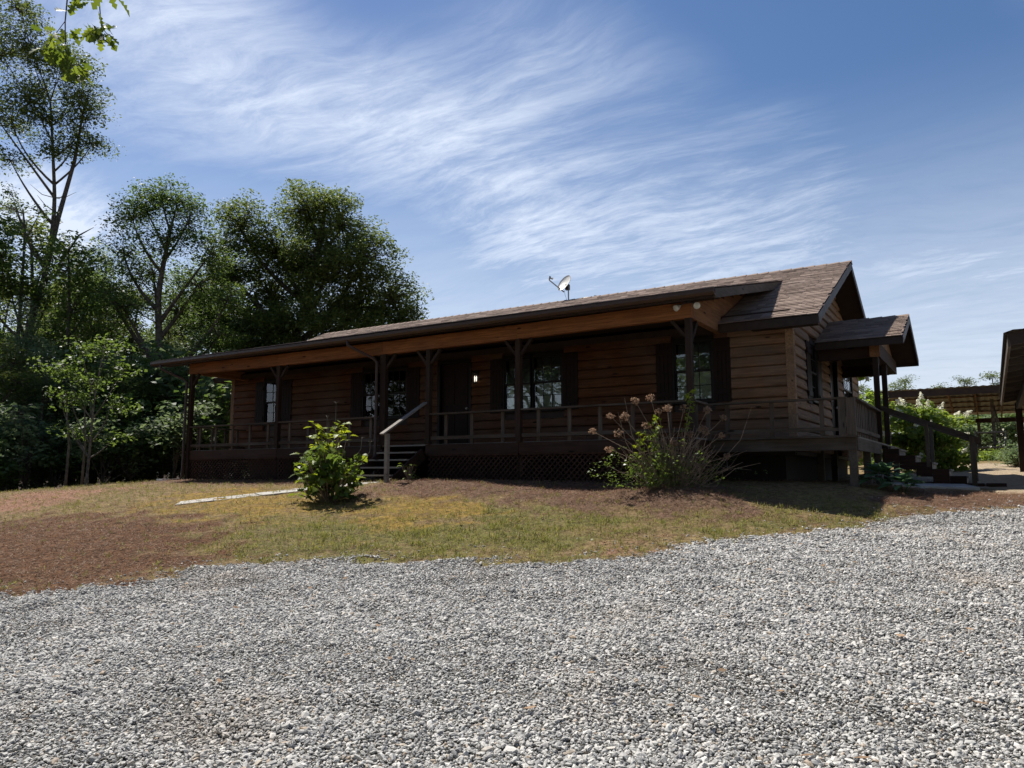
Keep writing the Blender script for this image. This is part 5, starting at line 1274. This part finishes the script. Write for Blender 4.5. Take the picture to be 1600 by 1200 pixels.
def hosta(x, y, n, s, label, seed):
    z = float(H(x, y)) + .0; rr = random.Random(seed); o = tag(empty('hosta_plant', (x, y, z)), label, 'plant')
    LM = [leaf_mesh('leaf', HOST, M['hosta'], c, t) for c, t in ((.35, .2), (.5, .6), (.42, .95))]
    for k in range(n):
        a = k * 2.4 + rr.uniform(-.2, .2); q = (k + 1) / n; el = .95 - .9 * q; d = Vector((math.cos(a) * math.cos(el), math.sin(a) * math.cos(el), math.sin(el)))
        p = Vector((math.cos(a) * .28 * q * s, math.sin(a) * .28 * q * s, (.36 - .2 * q) * s)); put_leaf(LM[k % 3], o, p, d, rr.gauss(0, .2), rr.uniform(.24, .34) * s)
    mb = MB()
    for k in range(14): a = k * .9; mb.tube([(0, 0, -.03), (math.cos(a) * .2 * s, math.sin(a) * .2 * s, .2 * s)], [.008, .005], 4)
    mb.build('stalks', M['hosta'], o)
hosta(-1.62, 14.75, 44, .95, 'large hosta in the shade by the deck corner post', 91)
hosta(-1.3, 14.45, 30, .7, 'smaller hosta right of the larger one, nearer the lawn', 92)
# oak branch reaching into the picture from above
def oak_branch():
    rr = random.Random(95); t = 5.6
    def pt(px, py, d=0):   # a place 5-6 m in front of the camera, above
        x, y = dirpt(px, t + d); return Vector((x, y, 1.6 + (741 - py) / 1180 * (t + d)))
    base = pt(60, -330, .4); o = tag(empty('oak_branch', base), 'lobed green oak leaves hanging in at the upper left corner', 'branch')
    LM = [leaf_mesh('leaf', OAKP, M['nearoak'], c, tt, .25) for c, tt in ((.15, .2), (.3, .6), (.05, 1.0))]
    rel = lambda p: p - base
    mb = MB(); mb.tube([rel(base + Vector((-3, -.5, 1.2))), rel(base + Vector((-1.2, -.2, .5))), rel(base)], [.05, .035, .022], 7); mb.build('limb', M['bark'], o, True)
    for path in ([(60, -330, .4), (56, -120, .2), (54, -10, 0), (58, 40, 0), (72, 70, -.05), (80, 88, -.05)], [(60, -330, .4), (100, -160, .2), (108, -50, .1), (115, 0, .1), (128, 16, .1)], [(54, -10, 0), (35, 20, .05), (26, 40, .05)]):
        mb = MB(); mb.tube([rel(pt(*q)) for q in path], ([.010, .008, .005, .004, .003, .002] if path[0][1] < -100 else [.003, .0025, .002])[:len(path)], 5); mb.build('twig', M['bark'], o)
    spots = []
    for cx, cy, n, sp in ((46, 10, 16, 18), (60, 36, 12, 13), (76, 64, 12, 13), (86, 84, 7, 8), (98, 2, 14, 15), (122, 10, 15, 14), (28, 36, 6, 6), (60, -60, 8, 30), (105, -60, 8, 30)):
        for k in range(n): spots.append((cx, cy, sp))
    for cx, cy, sp in spots:
        a = rr.uniform(0, 6.28); p = pt(cx + rr.gauss(0, sp * .45), cy + rr.gauss(0, sp * .4), rr.uniform(-.15, .15)); d = Vector((math.cos(a), math.sin(a), rr.uniform(-1.3, .05)))
        put_leaf(LM[rr.randrange(3)], o, rel(p), d, rr.uniform(-1.1, 1.1), rr.uniform(.10, .165))
oak_branch()

# unseen trees added to cut sky light on the facade; the panes mirror them
for k, (x, y, sc, lab) in enumerate([(-14, -9, 1.15, 'unseen added tree across the drive opposite the left porch'), (-8, -13, 1.3, 'unseen added tall tree across the drive opposite the door'), (-2, -11, 1.2, 'unseen added tree across the drive behind the viewpoint'), (4, -13, 1.3, 'unseen added tall tree across the drive right of the viewpoint'), (10, -8, 1.2, 'unseen added tree across the drive opposite the carport'), (-21, -6, 1.25, 'unseen added tree across the drive, far left'), (16, -3, 1.2, 'unseen added tree beyond the carport side of the drive'), (-27, -1, 1.2, 'unseen added tree left of the drive')]):
    copy_tree(TPL[k % 3], (x, y, float(H(x, y)) - .1), k * 1.3, (sc * 1.35, sc * 1.35, sc), lab, 'unseen trees added to block sky light')
